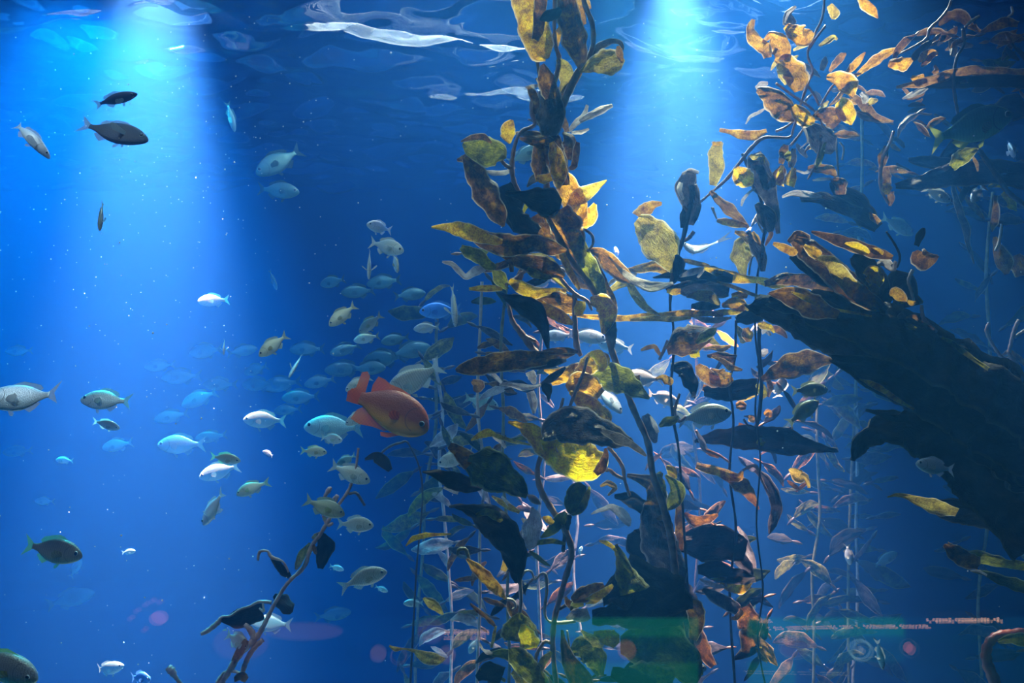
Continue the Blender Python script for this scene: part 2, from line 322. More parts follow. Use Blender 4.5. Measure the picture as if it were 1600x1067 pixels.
# x, y, length px, heading, depth, kind, label, options
FISH = [
 (46, 212, 84, -50, 2.6, 'white', 'curved white fish swimming down at the left edge, tail uppermost', dict(yaw=-12, roll=-20, bend=.7, shape='slim', open_fins=True)),
 (180, 155, 76, 11, 2.9, 'dark', 'slim dark fish just above the larger black fish', dict(shape='slim', roll=35, yaw=10)),
 (178, 206, 112, -13, 2.7, 'dark', 'black fish with pale fins against the bright left light cone', dict(roll=-28, open_fins=True, deep=.9)),
 (158, 337, 50, -82, 3.1, 'olive', 'small narrow fish hanging upright in the left light cone', dict(shape='slim', roll=80, yaw=25)),
 (436, 252, 78, 215, 5.4, 'haze', 'blurred blue fish above its hazy twin left of centre', dict(yaw=20)),
 (435, 297, 66, -4, 5.4, 'haze', 'hazy blue fish heading right, below another blurred fish', dict()),
 (361, 182, 50, -75, 4.9, 'teal', 'faint blue fish upright near the water surface, left of centre', dict(shape='slim', big=False)),
 (593, 355, 34, 170, 3.5, 'white', 'small whitish fish topmost of the group right of centre-left', dict(yaw=45)),
 (604, 385, 60, -16, 3.3, 'silver', 'silver fish with spread tail in the small upper group', dict(yaw=20, open_fins=True)),
 (577, 412, 50, -88, 3.3, 'silver', 'fish diving head down with both side fins spread', dict(shape='slim', roll=88, yaw=20, open_fins=True)),
 (618, 410, 34, -72, 3.5, 'gold', 'small brownish fish below the silver fish with spread tail', dict(roll=50, yaw=30)),
 (535, 492, 52, 219, 3.1, 'gold', 'pale golden fish nosing down left, above the orange fish', dict(yaw=10)),
 (427, 539, 54, 218, 3.1, 'gold', 'golden fish with lifted tail, left of the other golden one', dict(yaw=10)),
 (462, 571, 40, -112, 3.4, 'silver', 'tiny fish head down between golden fish and orange fish', dict(shape='slim', roll=60, yaw=30, open_fins=True)),
 (350, 542, 24, -85, 3.6, 'white', 'tiny pale fish head down alone left of the golden fish', dict(roll=80, yaw=20, open_fins=True, big=False)),
 (334, 469, 38, 185, 4.6, 'white', 'blurred white fish alone under the left light cone', dict(yaw=40, big=False)),
 (427, 437, 34, -70, 6.4, 'teal', 'faint upright fish in blue haze left of the small upper group', dict(roll=50, big=False)),
 (38, 622, 112, 178, 2.5, 'white', 'large bright white fish cut by the left edge, heading left', dict(yaw=12, roll=30, bend=.25)),
 (166, 625, 80, 177, 3.1, 'silver', 'silver fish heading left, right of the large white fish', dict(roll=22)),
 (166, 663, 44, -14, 3.3, 'silver', 'small silver fish heading right, beneath the left-facing silver fish', dict(roll=20)),
 (184, 695, 50, 190, 5.8, 'teal', 'faint teal fish below the small right-facing silver fish', dict(big=False)),
 (284, 694, 76, 180, 4.7, 'teal', 'hazy teal fish heading left, left of the pair near stem', dict()),
 (352, 716, 48, -8, 3.3, 'gold', 'small golden fish overlapping a larger hazy teal fish', dict(roll=15)),
 (343, 736, 66, 195, 4.3, 'teal', 'hazy teal fish partly behind the small golden fish', dict()),
 (393, 762, 52, 203, 3.3, 'gold', 'golden-grey fish heading left beside the diving white fish', dict(roll=15, bend=-.3)),
 (333, 793, 72, 234, 2.9, 'white', 'white fish diving down left with long side fins spread', dict(roll=30, yaw=-20, deep=.8, open_fins=True)),
 (420, 708, 20, 160, 4.0, 'white', 'tiny curled white fish above the golden-grey one', dict(big=False, bend=.6)),
 (101, 719, 28, 176, 4.4, 'cyan', 'tiny cyan fish alone below the faint teal fish', dict(big=False)),
 (70, 783, 32, 178, 6.2, 'teal', 'faint small teal fish above the brown fish', dict(big=False)),
 (83, 859, 94, -11, 2.7, 'brown', 'brown fish with grey flank heading right, lower left', dict(roll=-8, deep=1.05)),
 (201, 862, 22, 8, 3.8, 'cyan', 'tiny cyan fish right of the brown fish', dict(big=False)),
 (118, 888, 34, 60, 6.3, 'teal', 'faint fish just below the brown fish', dict(big=False)),
 (4, 1042, 128, -6, 2.2, 'head', 'large fish with yellow back fin in the bottom left corner', dict(yaw=12, shape='deep', deep=.82)),
 (168, 1045, 52, 14, 3.9, 'teal', 'teal fish near the bottom left, left of bright blue fish', dict(bend=.4)),
 (220, 1059, 40, 8, 3.4, 'blue', 'bright blue fish at the bottom edge', dict(yaw=25, deep=1.2)),
 (371, 1001, 46, -18, 2.9, 'silver', 'round pinkish silver fish beside the broken kelp stem', dict(yaw=25, deep=1.25)),
 (424, 974, 66, 176, 4.4, 'haze', 'hazy teal fish behind the broken kelp stem', dict(roll=20)),
 (547, 739, 68, -22, 2.9, 'silver', 'barred silver fish with yellowish tail at the stem top', dict(roll=-8)),
 (541, 718, 34, 207, 3.4, 'teal', 'small dull fish just above the barred silver fish', dict()),
 (507, 792, 68, -20, 2.8, 'olive', 'dark olive fish with lit belly in front of the stem', dict(roll=-18)),
 (555, 819, 58, -2, 2.9, 'silver', 'pale silver fish heading right, below the dark olive one', dict(deep=1.08)),
 (568, 902, 76, 17, 2.8, 'silver', 'silver-green fish with forked tail above the reflected sign', dict(roll=12, bend=-.2)),
 (526, 887, 24, -16, 3.7, 'cyan', 'tiny cyan fish left of the silver-green fish', dict(big=False)),
 (596, 920, 22, -22, 3.8, 'cyan', 'tiny cyan fish below the silver-green fish snout', dict(big=False)),
 (490, 705, 42, -3, 3.3, 'gold', 'small golden fish below the orange fish, farthest left there', dict()),
 (518, 685, 38, -4, 3.3, 'silver', 'small silver fish between orange fish and lower golden one', dict(yaw=25)),
 (522, 667, 94, 178, 3.9, 'teal', 'long hazy silver fish left of the orange fish, heading left', dict(roll=12)),
 (414, 656, 68, 177, 4.2, 'teal', 'hazy fish heading left, leftmost at the orange fish level', dict()),
 (647, 592, 100, 207, 3.1, 'silver', 'big silver fish behind the back of the orange fish', dict(roll=-12, open_fins=True)),
 (560, 599, 46, 208, 3.2, 'silver', 'silver fish behind the upper tail of the orange fish', dict()),
 (560, 652, 46, 207, 3.2, 'silver', 'silver fish behind the lower tail of the orange fish', dict()),
 (709, 477, 68, -84, 2.9, 'silver', 'pale fish diving head down at the left side of kelp', dict(shape='slim', roll=60, yaw=15, open_fins=True)),
 (688, 485, 66, 182, 4.3, 'blue', 'blurred blue fish left of the diving pale fish', dict()),
 (667, 512, 42, 184, 4.1, 'silver', 'hazy grey fish under the blurred blue fish', dict(big=False)),
 (579, 505, 46, 218, 4.3, 'olive', 'dim greenish fish right of the pale golden fish', dict()),
 (573, 528, 42, 190, 4.8, 'gold', 'dim yellowish fish below the dim greenish fish', dict(big=False)),
 (752, 628, 56, -14, 3.6, 'teal', 'teal fish with pale back at the kelp, right of orange fish', dict()),
 (712, 716, 60, 196, 3.3, 'silver', 'pale fish partly hidden behind the round green kelp blade', dict()),
 (846, 440, 44, 190, 3.9, 'white', 'hazy white fish among the middle of the tall kelp', dict()),
 (872, 524, 50, 182, 3.5, 'white', 'white-backed fish heading left behind the kelp', dict(roll=25)),
 (917, 525, 62, -8, 3.4, 'white', 'white-backed fish heading right behind the kelp stem', dict(roll=-25)),
 (962, 541, 56, 170, 3.9, 'teal', 'grey fish behind the right-heading white-backed fish', dict()),
 (820, 242, 60, 26, 3.4, 'teal', 'light blue fish behind the upper part of tall kelp', dict(roll=-10)),
 (1084, 392, 46, 155, 3.3, 'white', 'bright white curled fish beside the amber blade', dict(yaw=20, roll=45, bend=1.3)),
 (1004, 590, 66, 175, 3.4, 'silver', 'silver fish heading left behind a pointed brown blade', dict(roll=20)),
 (1036, 622, 52, -16, 3.6, 'silver', 'blue-grey fish below the pointed brown blade tip', dict()),
 (950, 622, 60, -48, 3.2, 'white', 'lilac-white fish seen from above between brown blades', dict(roll=-40, yaw=20)),
 (1100, 649, 86, 9, 2.9, 'silver', 'silver fish with clear side fin, right of the central stem', dict(roll=-14)),
 (1265, 609, 58, 3, 2.9, 'olive', 'dark rimmed fish heading right under the large dark blades', dict(roll=-12)),
 (1254, 644, 60, 38, 2.9, 'olive', 'dark fish heading up right below its dark rimmed neighbour', dict(roll=-15)),
 (1219, 606, 34, 100, 3.5, 'silver', 'pale fish seen end on beside the two dark fish', dict(yaw=50, big=False)),
 (1461, 729, 62, 169, 1.9, 'white', 'white fish alone below the large dark kelp blades', dict(roll=15, deep=1.05)),
 (1517, 198, 136, 18, 2.8, 'green', 'large green fish with yellow tail, upper right', dict(roll=18)),
 (1464, 304, 44, -32, 3.1, 'silver', 'small silver fish nosing down right, upper right', dict(yaw=15)),
 (1527, 303, 40, 222, 3.2, 'white', 'bluish white fish nosing down left, upper right', dict(yaw=25)),
 (1580, 235, 32, 200, 3.4, 'white', 'round white fish seen end on at the right edge', dict(yaw=60)),
 (1402, 352, 58, -28, 3.8, 'teal', 'teal fish behind the folded slate blade, right side', dict(roll=-10)),
 (1326, 866, 34, -80, 3.9, 'silver', 'small pale upright fish in the dim lower right', dict(roll=40, big=False)),
 (1383, 874, 44, 30, 5.0, 'teal', 'faint blue fish right of the small pale upright one', dict(big=False)),
 (1596, 858, 60, 160, 4.2, 'teal', 'hazy blue fish cut by the right edge', dict()),
 (1075, 1046, 58, 8, 3.0, 'teal', 'pale green fish over the green reflection at bottom', dict()),
 (907, 861, 16, 80, 4.2, 'cyan', 'tiny faint fish in dark water right of the lower stem', dict(big=False)),
 (646, 942, 32, 180, 3.7, 'teal', 'small teal fish behind a pale loose kelp blade', dict(big=False)),
 (963, 395, 20, 100, 4.4, 'white', 'tiny pale fish in open water between the kelp plants', dict(big=False)),
 (1185, 338, 50, 60, 3.6, 'silver', 'striped pale fish upright inside the right kelp', dict(roll=60, yaw=30)),
 (1375, 1022, 50, -78, 3.2, 'teal', 'teal fish pointing down at the bottom right', dict(shape='slim', roll=40)),
 (1184, 512, 30, 215, 3.9, 'white', 'white glinting fish under the dark central blades', dict(big=False)),
 (740, 1008, 30, 240, 4.0, 'teal', 'dim fish near the bottom of the front kelp', dict(big=False)),
]
HAZE = [(250, 571, 46, 184), (284, 588, 60, 182), (312, 622, 62, 200), (345, 600, 50, 178), (322, 548, 58, 186), (378, 548, 44, 12), (268, 650, 50, 190), (330, 682, 48, 186),
        (400, 577, 44, 196), (404, 600, 56, 182), (440, 600, 60, 188), (480, 545, 56, 180), (540, 545, 48, 196), (540, 576, 62, 182), (600, 560, 70, 186), (640, 548, 66, 14), (470, 620, 58, 182),
        (500, 596, 48, 190), (575, 575, 56, 4), (618, 530, 44, 190), (560, 455, 52, 184), (600, 440, 56, 186), (520, 440, 44, 190), (110, 935, 70, 14), (28, 705, 40, 182),
        (450, 640, 44, 184), (30, 548, 40, 182), (520, 960, 54, 4), (640, 460, 50, 8)]
HZL = ['faint teal fish in the distant school, %s' % s for s in (
    'far left end', 'second from far left', 'low left side', 'left side above the golden pair', 'left top edge', 'heading right, left half', 'left lower fringe', 'above the small golden fish',
    'left of the tiny diving fish', 'just below another faint one', 'between diving fish and orange fish', 'beside the golden fish', 'below the pale golden fish', 'long, left of orange fish top',
    'long, above the orange fish', 'heading right, above big silver fish', 'left of the orange tail', 'small, level with diving fish', 'heading right above orange tail', 'near the blurred blue fish',
    'topmost, below the small upper group', 'topmost right, near tall kelp', 'topmost left of its upper row', 'alone low, right of the brown fish', 'alone at the left edge',
    'under the tiny diving fish', 'alone high at the left edge', 'alone low near the reflected sign', 'heading right beside the kelp')]
for a_ in FISH: make_fish(*a_[:7], **a_[7])
rnd = random.Random(5)
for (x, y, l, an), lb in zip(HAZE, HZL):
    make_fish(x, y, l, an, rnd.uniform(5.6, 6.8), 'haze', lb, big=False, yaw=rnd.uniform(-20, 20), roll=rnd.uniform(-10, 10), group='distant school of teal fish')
make_fish(607, 639, 140, -20, 2.55, 'orange', 'bright orange damselfish with notched tail, left of the kelp', shape='deep', roll=-4, yaw=4)

# ------------------------------------------------------------------ kelp
def blade_mat(name, c1, c2, c3, tr=0.55, rough=0.45, scale=14.0, blotch=0.5, wrinkle=0.5, rimc=(0.62, 0.55, 0.50), rim=0.7, spec=0.25):
    """c1 dark mottle, c2 main, c3 light patches; tr = how much light passes through the blade"""
    k = N(name); tc = k.n('TexCoord'); uv = tc.outputs['UV']; ob = tc.outputs['Object']
    n1 = k.n('TexNoise', Scale=scale, Detail=5.0, Roughness=0.65); k.put(n1.inputs['Vector'], ob)
    n2 = k.n('TexNoise', Scale=scale * 5.0, Detail=3.0, Roughness=0.7); k.put(n2.inputs['Vector'], ob)
    r1 = k.ramp(n1.outputs[0], [(0.34, c1), (0.5, c2), (0.68, c3)])
    r2 = k.ramp(n2.outputs[0], [(0.36, (0.35, 0.30, 0.28)), (0.56, (1, 1, 1))])
    m = k.n('MixRGB', blend_type='MULTIPLY'); m.inputs[0].default_value = blotch; k.put(m.inputs[1], r1.outputs[0]); k.put(m.inputs[2], r2.outputs[0])
    sx = k.n('SeparateXYZ', i0=uv)
    e1 = k.n('Math', operation='ABSOLUTE', i0=k.n('Math', operation='SUBTRACT', i0=sx.outputs[0], i1=0.5))
    e2 = k.n('Math', operation='SMOOTH_MIN', i0=e1, i1=0.5)
    ed = k.n('MapRange'); k.put(ed.inputs[0], e1); ed.inputs[1].default_value = 0.43; ed.inputs[2].default_value = 0.48; ed.inputs[3].default_value = 0; ed.inputs[4].default_value = rim
    mm = k.n('MixRGB'); k.put(mm.inputs[0], ed.outputs[0]); k.put(mm.inputs[1], m.outputs[0]); mm.inputs[2].default_value = rimc + (1,)  # pale blade margin, brightened in the colour to mimic rim light
    # long wrinkles running along the blade plus fine grain
    mp = k.n('Mapping'); k.put(mp.inputs[0], uv); mp.inputs['Scale'].default_value = (9.0, 5.0, 1.0)
    wn = k.n('TexNoise', Scale=2.2, Detail=4.0, Distortion=1.2); k.put(wn.inputs['Vector'], mp.outputs[0])
    hs = k.n('Math', operation='MULTIPLY_ADD', i0=n2.outputs[0], i1=0.35, i2=wn.outputs[0])
    bp = k.n('Bump', Strength=wrinkle, Distance=0.012, Height=hs)
    a = k.n('BsdfPrincipled', **{'Base Color': mm.outputs[0], 'Roughness': rough, 'Normal': bp.outputs[0], 'Specular IOR Level': spec})
    b = k.n('BsdfTranslucent', Color=mm.outputs[0], Normal=bp.outputs[0])
    return k.surf(k.n('MixShader', i0=tr, i1=a, i2=b))
BM = {
    'yellow': blade_mat('yellow_kelp_blade', (0.70, 0.36, 0.002), (1.0, 0.70, 0.002), (1.0, 0.85, 0.01), 0.74, 0.5, 34, 0.6, 1.2, (0.9, 0.85, 0.5)),
    'gold': blade_mat('golden_kelp_blade', (0.32, 0.13, 0.006), (0.70, 0.38, 0.010), (0.98, 0.68, 0.02), 0.68, 0.5, 34, 0.75, 0.9),
    'amber': blade_mat('amber_kelp_blade', (0.28, 0.10, 0.010), (0.58, 0.27, 0.020), (0.88, 0.50, 0.045), 0.58, 0.5, 34, 0.75, 0.8, (0.70, 0.60, 0.50)),
    'tan': blade_mat('tan_kelp_blade', (0.27, 0.17, 0.03), (0.52, 0.37, 0.06), (0.72, 0.55, 0.11), 0.52, 0.5, 36, 0.75, 0.8, (0.72, 0.66, 0.52)),
    'olive': blade_mat('olive_kelp_blade', (0.08, 0.08, 0.008), (0.20, 0.19, 0.015), (0.44, 0.41, 0.03), 0.50, 0.45, 30, 0.65, 0.8, (0.50, 0.50, 0.30)),
    'brown': blade_mat('brown_kelp_blade', (0.045, 0.018, 0.006), (0.16, 0.066, 0.013), (0.46, 0.22, 0.02), 0.50, 0.45, 26, 0.75, 0.9, (0.58, 0.50, 0.40)),
    'dark': blade_mat('thick_shaded_kelp_blade', (0.008, 0.008, 0.008), (0.016, 0.015, 0.012), (0.035, 0.03, 0.018), 0.06, 0.5, 10, 0.5, 0.6, (0.12, 0.12, 0.09), 0.5, 0.15),  # thick blades; shade on overshadowed blades is also put into this colour
    'slate': blade_mat('slate_kelp_blade', (0.03, 0.03, 0.038), (0.075, 0.07, 0.085), (0.16, 0.145, 0.155), 0.20, 0.38, 34, 0.6, 1.2, (0.45, 0.42, 0.45)),
    'pale': blade_mat('pale_kelp_blade', (0.34, 0.28, 0.28), (0.56, 0.50, 0.48), (0.75, 0.70, 0.62), 0.40, 0.4, 15, 0.4, 0.8, (0.85, 0.8, 0.8)),
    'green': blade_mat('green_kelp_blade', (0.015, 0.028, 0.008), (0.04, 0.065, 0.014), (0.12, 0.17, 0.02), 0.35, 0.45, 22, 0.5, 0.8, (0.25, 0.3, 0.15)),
    'rust': blade_mat('rust_kelp_blade', (0.13, 0.05, 0.015), (0.30, 0.14, 0.04), (0.50, 0.28, 0.08), 0.40, 0.45, 34, 0.65, 0.8, (0.6, 0.48, 0.38)),
}
def stem_mat(name, c1, c2):
    k = N(name); tc = k.n('TexCoord'); n1 = k.n('TexNoise', Scale=30.0, Detail=4.0); k.put(n1.inputs['Vector'], tc.outputs['Object'])
    r = k.ramp(n1.outputs[0], [(0.35, c1), (0.65, c2)]); bp = k.n('Bump', Strength=0.4, Distance=0.004, Height=n1.outputs[0])
    return k.surf(k.n('BsdfPrincipled', **{'Base Color': r.outputs[0], 'Roughness': 0.4, 'Normal': bp.outputs[0]}))
SM = {'brown': stem_mat('brown_kelp_stem', (0.16, 0.07, 0.035), (0.34, 0.18, 0.09)), 'pink': stem_mat('pinkish_kelp_stem', (0.30, 0.15, 0.12), (0.55, 0.34, 0.28)),
      'dark': stem_mat('dark_kelp_stem', (0.03, 0.02, 0.018), (0.07, 0.05, 0.04)), 'pale': stem_mat('pale_kelp_stem', (0.40, 0.34, 0.30), (0.62, 0.54, 0.48)),
      'red': stem_mat('red_kelp_stem', (0.42, 0.05, 0.03), (0.65, 0.14, 0.07)), 'olive': stem_mat('olive_kelp_stem', (0.12, 0.12, 0.05), (0.25, 0.25, 0.12))}

def catmull(pts, n):
    """n samples over tuples of any length"""
    out = []; m = len(pts) - 1
    if m == 1:
        return [tuple(a + (b - a) * s / (n - 1) for a, b in zip(*pts)) for s in range(n)]
    for s in range(n):
        t = s / (n - 1) * m; i = min(int(t), m - 1); f = t - i
        a_ = pts[max(i - 1, 0)]; b_ = pts[i]; c_ = pts[i + 1]; d_ = pts[min(i + 2, m)]
        out.append(tuple(.5 * (2 * b + (c - a) * f + (2 * a - 5 * b + 4 * c - d) * f * f + (-a + 3 * b - 3 * c + d) * f ** 3) for a, b, c, d in zip(a_, b_, c_, d_)))
    return out
def angular(pts, n, k=.62):
    c = catmull(pts, n); m = len(pts) - 1; out = []
    for s in range(n):
        t = s / (n - 1) * m; i = min(int(t), m - 1); f = t - i
        out.append(tuple(k * (a + (b - a) * f) + (1 - k) * q for a, b, q in zip(pts[i], pts[i + 1], c[s])))
    return out
def tube_mesh(name, pts3, rad, n=8):
    """pts3 world points, rad per point"""
    v = []; prev = None
    for i, p in enumerate(pts3):
        t = (pts3[min(i + 1, len(pts3) - 1)] - pts3[max(i - 1, 0)]).normalized()
        u = (prev - prev.dot(t) * t) if prev is not None else t.cross(Vector((0, 1, .1)))
        if u.length < 1e-4: u = t.cross(Vector((1, 0, 0)))
        u.normalize(); w_ = t.cross(u); prev = u
        for q in range(n):
            an = 2 * math.pi * q / n; v.append(p + (u * math.cos(an) + w_ * math.sin(an)) * rad[i])
    m = len(pts3)
    f = [(i * n + q, i * n + (q + 1) % n, (i + 1) * n + (q + 1) % n, (i + 1) * n + q) for i in range(m - 1) for q in range(n)]
    f += [tuple(range(n - 1, -1, -1)), tuple((m - 1) * n + q for q in range(n))]
    return mesh(name, v, f)
LR = random.Random(11)
class Plant:
    def __init__(s, kind, label, d, base_px, category='kelp', group=None, floor=True):
        s.d = d; p = P(base_px, 533, d); s.o = bpy.data.objects.new(kind, None); COL.objects.link(s.o)
        s.o.location = (p.x, p.y, 0.0); s.inv = Vector((-p.x, -p.y, 0)); s.o['label'] = label; s.o['category'] = category
        if group: s.o['group'] = group
        s.n = 0; s.fm = 'brown'; s.seed = len(bpy.data.objects)
        if floor:
            v = [(0, 0, .16)]; f = []; n = 18; rings = [(.05, .12), (.10, .07), (.20, .02), (.24, -.0)]
            for r_, z in rings:
                for q in range(n):
                    rr = r_ * (1 + .25 * math.sin(q * 5.3 + r_ * 9)); v.append((rr * math.cos(2 * math.pi * q / n), rr * math.sin(2 * math.pi * q / n), z))
            f = [(0, 1 + q, 1 + (q + 1) % n) for q in range(n)]
            for i in range(len(rings) - 1): f += [(1 + i * n + q, 1 + (i + 1) * n + q, 1 + (i + 1) * n + (q + 1) % n, 1 + i * n + (q + 1) % n) for q in range(n)]
            link('holdfast', mesh('holdfast', v, f), SM['brown'], s.o)
    def pt(s, x, y, dd=0.0): return P(x, y, s.d + dd) + s.inv
    def stem(s, pts, mat='brown', name='stipe', floor=False, bumps=True):
        """pts (px, py, radius px[, depth offset])"""
        pts = [tuple(p) + (0.0,) * (4 - len(p)) for p in pts]
        n = max(6, 5 * len(pts)); sm = catmull(pts, n)
        rs = [max(.3, p[2]) / F * s.d * (1 + (.12 * math.sin(i * 2.1 + s.seed) if bumps else 0)) for i, p in enumerate(sm)]
        p3 = [s.pt(p[0], p[1], p[3]) for p in sm]
        if floor:
            e_ = p3[-1].copy(); k_ = 6
            for i in range(1, k_ + 1):
                t = i / k_; p3.append(Vector((e_.x * (1 - t) + .06 * math.sin(t * 5), e_.y * (1 - t) + 0.05 * math.sin(t * 3), e_.z * (1 - t) + .13 * t))); rs.append(rs[-1])
        return link(name, tube_mesh(name, p3, rs), SM[mat], s.o)
    def float_(s, parent, x0, y0, x1, y1, w, dd=0.0, mat='brown'):
        a_, b_ = s.pt(x0, y0, dd), s.pt(x1, y1, dd); pp = []; rr = []
        for i in range(11):
            t = i / 10; pp.append(a_.lerp(b_, t)); rr.append(max(.0012, w / 2 / F * s.d * (math.sin(math.pi * min(1, t * 1.02)) ** .8 * (.75 + .25 * t) + .06)))
        return link('float', tube_mesh('float', pp, rr, 8), SM[mat], parent)
    def leaf(s, col, pts, dd=0.0, tilt=None, curl=None, ruf=None, slope=None, bulb=False):
        """pts (px, py, width px) along the midrib"""
        r = random.Random(s.seed * 131 + s.n * 7 + 3); s.n += 1
        tilt = r.uniform(-.55, .55) if tilt is None else tilt
        curl = r.uniform(-.16, .16) if curl is None else curl
        ruf = r.uniform(.03, .07) if ruf is None else ruf
        slope = r.uniform(-.5, .5) if slope is None else slope
        pts = [tuple(p) for p in pts]
        L = sum(math.hypot(b[0] - a[0], b[1] - a[1]) for a, b in zip(pts, pts[1:]))
        n = max(14, min(64, int(L / 3.5))); m = 12
        sm = angular(pts, n); v = []; uvs = []; acc = 0.0; px = F / s.d
        ph = r.uniform(0, 6); fq = r.uniform(5, 9) * max(1, L / 90)
        maxw = max(p[2] for p in pts)
        sx = 0; sy = 0
        for i, p in enumerate(sm):
            a_, b_ = sm[max(i - 1, 0)], sm[min(i + 1, n - 1)]
            tx, ty = b_[0] - a_[0], b_[1] - a_[1]; l_ = math.hypot(tx, ty) or 1
            tx /= l_; ty /= l_
            if i: acc += math.hypot(p[0] - sm[i - 1][0], p[1] - sm[i - 1][1])
            t = acc / max(L, 1)
            nx_, ny_ = -ty, tx
            if i and nx_ * sx + ny_ * sy < -.3: pass
            sx, sy = nx_, ny_
            w_ = max(p[2], .8) * (1 + .20 * mnoise.noise(Vector((t * 7, ph, s.seed))) + .14 * mnoise.noise(Vector((t * L / 14, ph + 5, s.seed))))
            side = Vector((nx_ * math.cos(tilt), math.sin(tilt), -ny_ * math.cos(tilt)))
            nor = Vector((nx_ * -math.sin(tilt), math.cos(tilt), ny_ * math.sin(tilt)))
            half = w_ / 2 / math.cos(tilt) / px
            c = s.pt(p[0], p[1], dd + slope * (t - .5) * L / px)
            for q in range(m + 1):
                u = q / m; e_ = 2 * u - 1
                edge = e_ * e_
                off = curl * 2 * half * edge + ruf * maxw / px * math.sin(fq * t + ph + (1.7 if e_ > 0 else 0)) * abs(e_) ** 1.5
                off += .15 * maxw / px * mnoise.noise(Vector((u * 1.8, t * L / 26, s.n * 3.3 + s.seed))) + .05 * maxw / px * mnoise.noise(Vector((u * 5, t * L / 9, s.n * 1.3)))
                off += .20 * maxw / px * (abs(mnoise.noise(Vector((u * 1.5 + t * 2, t * L / 34, s.n * 5.1 + s.seed)))) - .2)
                off += .22 * half * e_ ** 8 * (1 if ph > 3 else -1)
                jag = 1 + (.05 * mnoise.noise(Vector((t * 30 * L / 100, e_ * 3, ph))) if abs(e_) > .95 else 0)
                v.append(c + side * half * e_ * jag + nor * off); uvs.append((u, t * L / 100))
        w1 = m + 1
        f = [(i * w1 + q, i * w1 + q + 1, (i + 1) * w1 + q + 1, (i + 1) * w1 + q) for i in range(n - 1) for q in range(m)]
        me = mesh('blade', v, f); ul = me.uv_layers.new(name='UVMap')
        vi = [0] * len(me.loops); me.loops.foreach_get('vertex_index', vi)
        ul.data.foreach_set('uv', [c_ for i in vi for c_ in uvs[i]])
        o = link('blade', me, BM[col], s.o)
        if bulb:
            x0, y0 = pts[0][:2]; x1, y1 = pts[1][:2]; l_ = math.hypot(x1 - x0, y1 - y0) or 1
            k_ = 16; s.float_(o, x0 - (x1 - x0) / l_ * k_, y0 - (y1 - y0) / l_ * k_, x0 + (x1 - x0) / l_ * 3, y0 + (y1 - y0) / l_ * 3, 6, dd - slope * .5 * L / px, s.fm)
        return o
    def leaves(s, rows):
        for row in rows:
            col, dd, pts = row[:3]; s.leaf(col, pts, dd, **(row[3] if len(row) > 3 else {}))
    def fill(s, path, n, cols, lmin, lmax, ddr, seed, ratio=.30, spread=30, droop=.2):
        """n blades springing from a path of px points"""
        r = random.Random(seed); sm = catmull([tuple(p) for p in path], 60)
        for i in range(n):
            t = (i + r.uniform(.1, .9)) / n; p = sm[min(59, int(t * 59))]
            an = r.choice((0, math.pi)) + r.uniform(-1.0, 1.0); L = r.uniform(lmin, lmax); w_ = L * ratio * r.uniform(.7, 1.2)
            x0 = p[0] + r.uniform(-spread, spread); y0 = p[1] + r.uniform(-6, 6)
            dx, dy = math.cos(an), math.sin(an); bx = r.uniform(-.45, .45)
            q1 = (x0 + dx * L * .35 - dy * bx * L * .25, y0 + dy * L * .35 + dx * bx * L * .25); q2 = (x0 + dx * L * .75 - dy * bx * L * .3, y0 + dy * L * .75 + dx * bx * L * .3 + droop * L * .3)
            q3 = (x0 + dx * L, y0 + dy * L + droop * L * .6)
            s.leaf(r.choice(cols), [(x0, y0, 3), (q1[0], q1[1], w_), (q2[0], q2[1], w_ * .8), (q3[0], q3[1], 2)], r.uniform(*ddr), bulb=L > 40)

# ---- tall kelp in the middle, the nearest plant
A = Plant('giant_kelp', 'tall brown and golden giant kelp reaching the surface, centre of the tank', 2.65, 1045)
A.stem([(905, -60, 4), (912, 0, 4), (926, 40, 4), (924, 80, 4), (903, 112, 5), (885, 150, 6), (866, 200, 6), (855, 260, 5), (858, 330, 5), (888, 400, 5), (925, 450, 5), (945, 500, 5), (955, 545, 5), (972, 590, 5), (990, 640, 5), (1012, 690, 5), (1020, 740, 5), (1036, 790, 6), (1050, 850, 6), (1058, 930, 6), (1066, 1010, 6), (1075, 1090, 6)], 'brown', floor=True)
A.stem([(868, -30, 3), (866, 30, 3), (868, 70, 3), (874, 95, 4), (866, 130, 4), (858, 170, 4)], 'brown')
A.stem([(838, 88, 3), (842, 110, 3), (848, 135, 4), (858, 150, 4)], 'brown')
A.stem([(832, 150, 3), (831, 175, 4), (835, 195, 3), (815, 205, 3), (805, 225, 3), (800, 255, 4), (802, 280, 4), (812, 300, 3), (830, 320, 3)], 'pink')
A.stem([(800, 263, 4), (790, 258, 3), (783, 250, 3)], 'brown')
A.stem([(884, 355, 2), (898, 358, 2), (912, 358, 2), (925, 368, 2.5), (926, 382, 2), (918, 392, 2.5)], 'pink')
A.stem([(830, 415, 3), (812, 430, 3), (803, 438, 4), (790, 445, 3)], 'pink')
A.stem([(815, 425, 4), (812, 440, 3), (806, 450, 3)], 'pink')
A.stem([(793, 470, 2.5), (800, 500, 4), (814, 520, 5), (835, 548, 5), (850, 560, 4)], 'rust' if 'rust' in SM else 'pink')
A.stem([(858, 405, 2), (880, 440, 3), (900, 460, 3), (917, 470, 3), (925, 485, 2)], 'pink')
A.stem([(897, 460, 3), (898, 500, 4), (901, 540, 5), (908, 556, 3)], 'pink')
A.stem([(958, 498, 3), (958, 515, 6), (957, 535, 5), (955, 548, 3)], 'brown', 'float')
A.stem([(812, 520, 3), (822, 527, 4), (838, 533, 2)], 'pink')
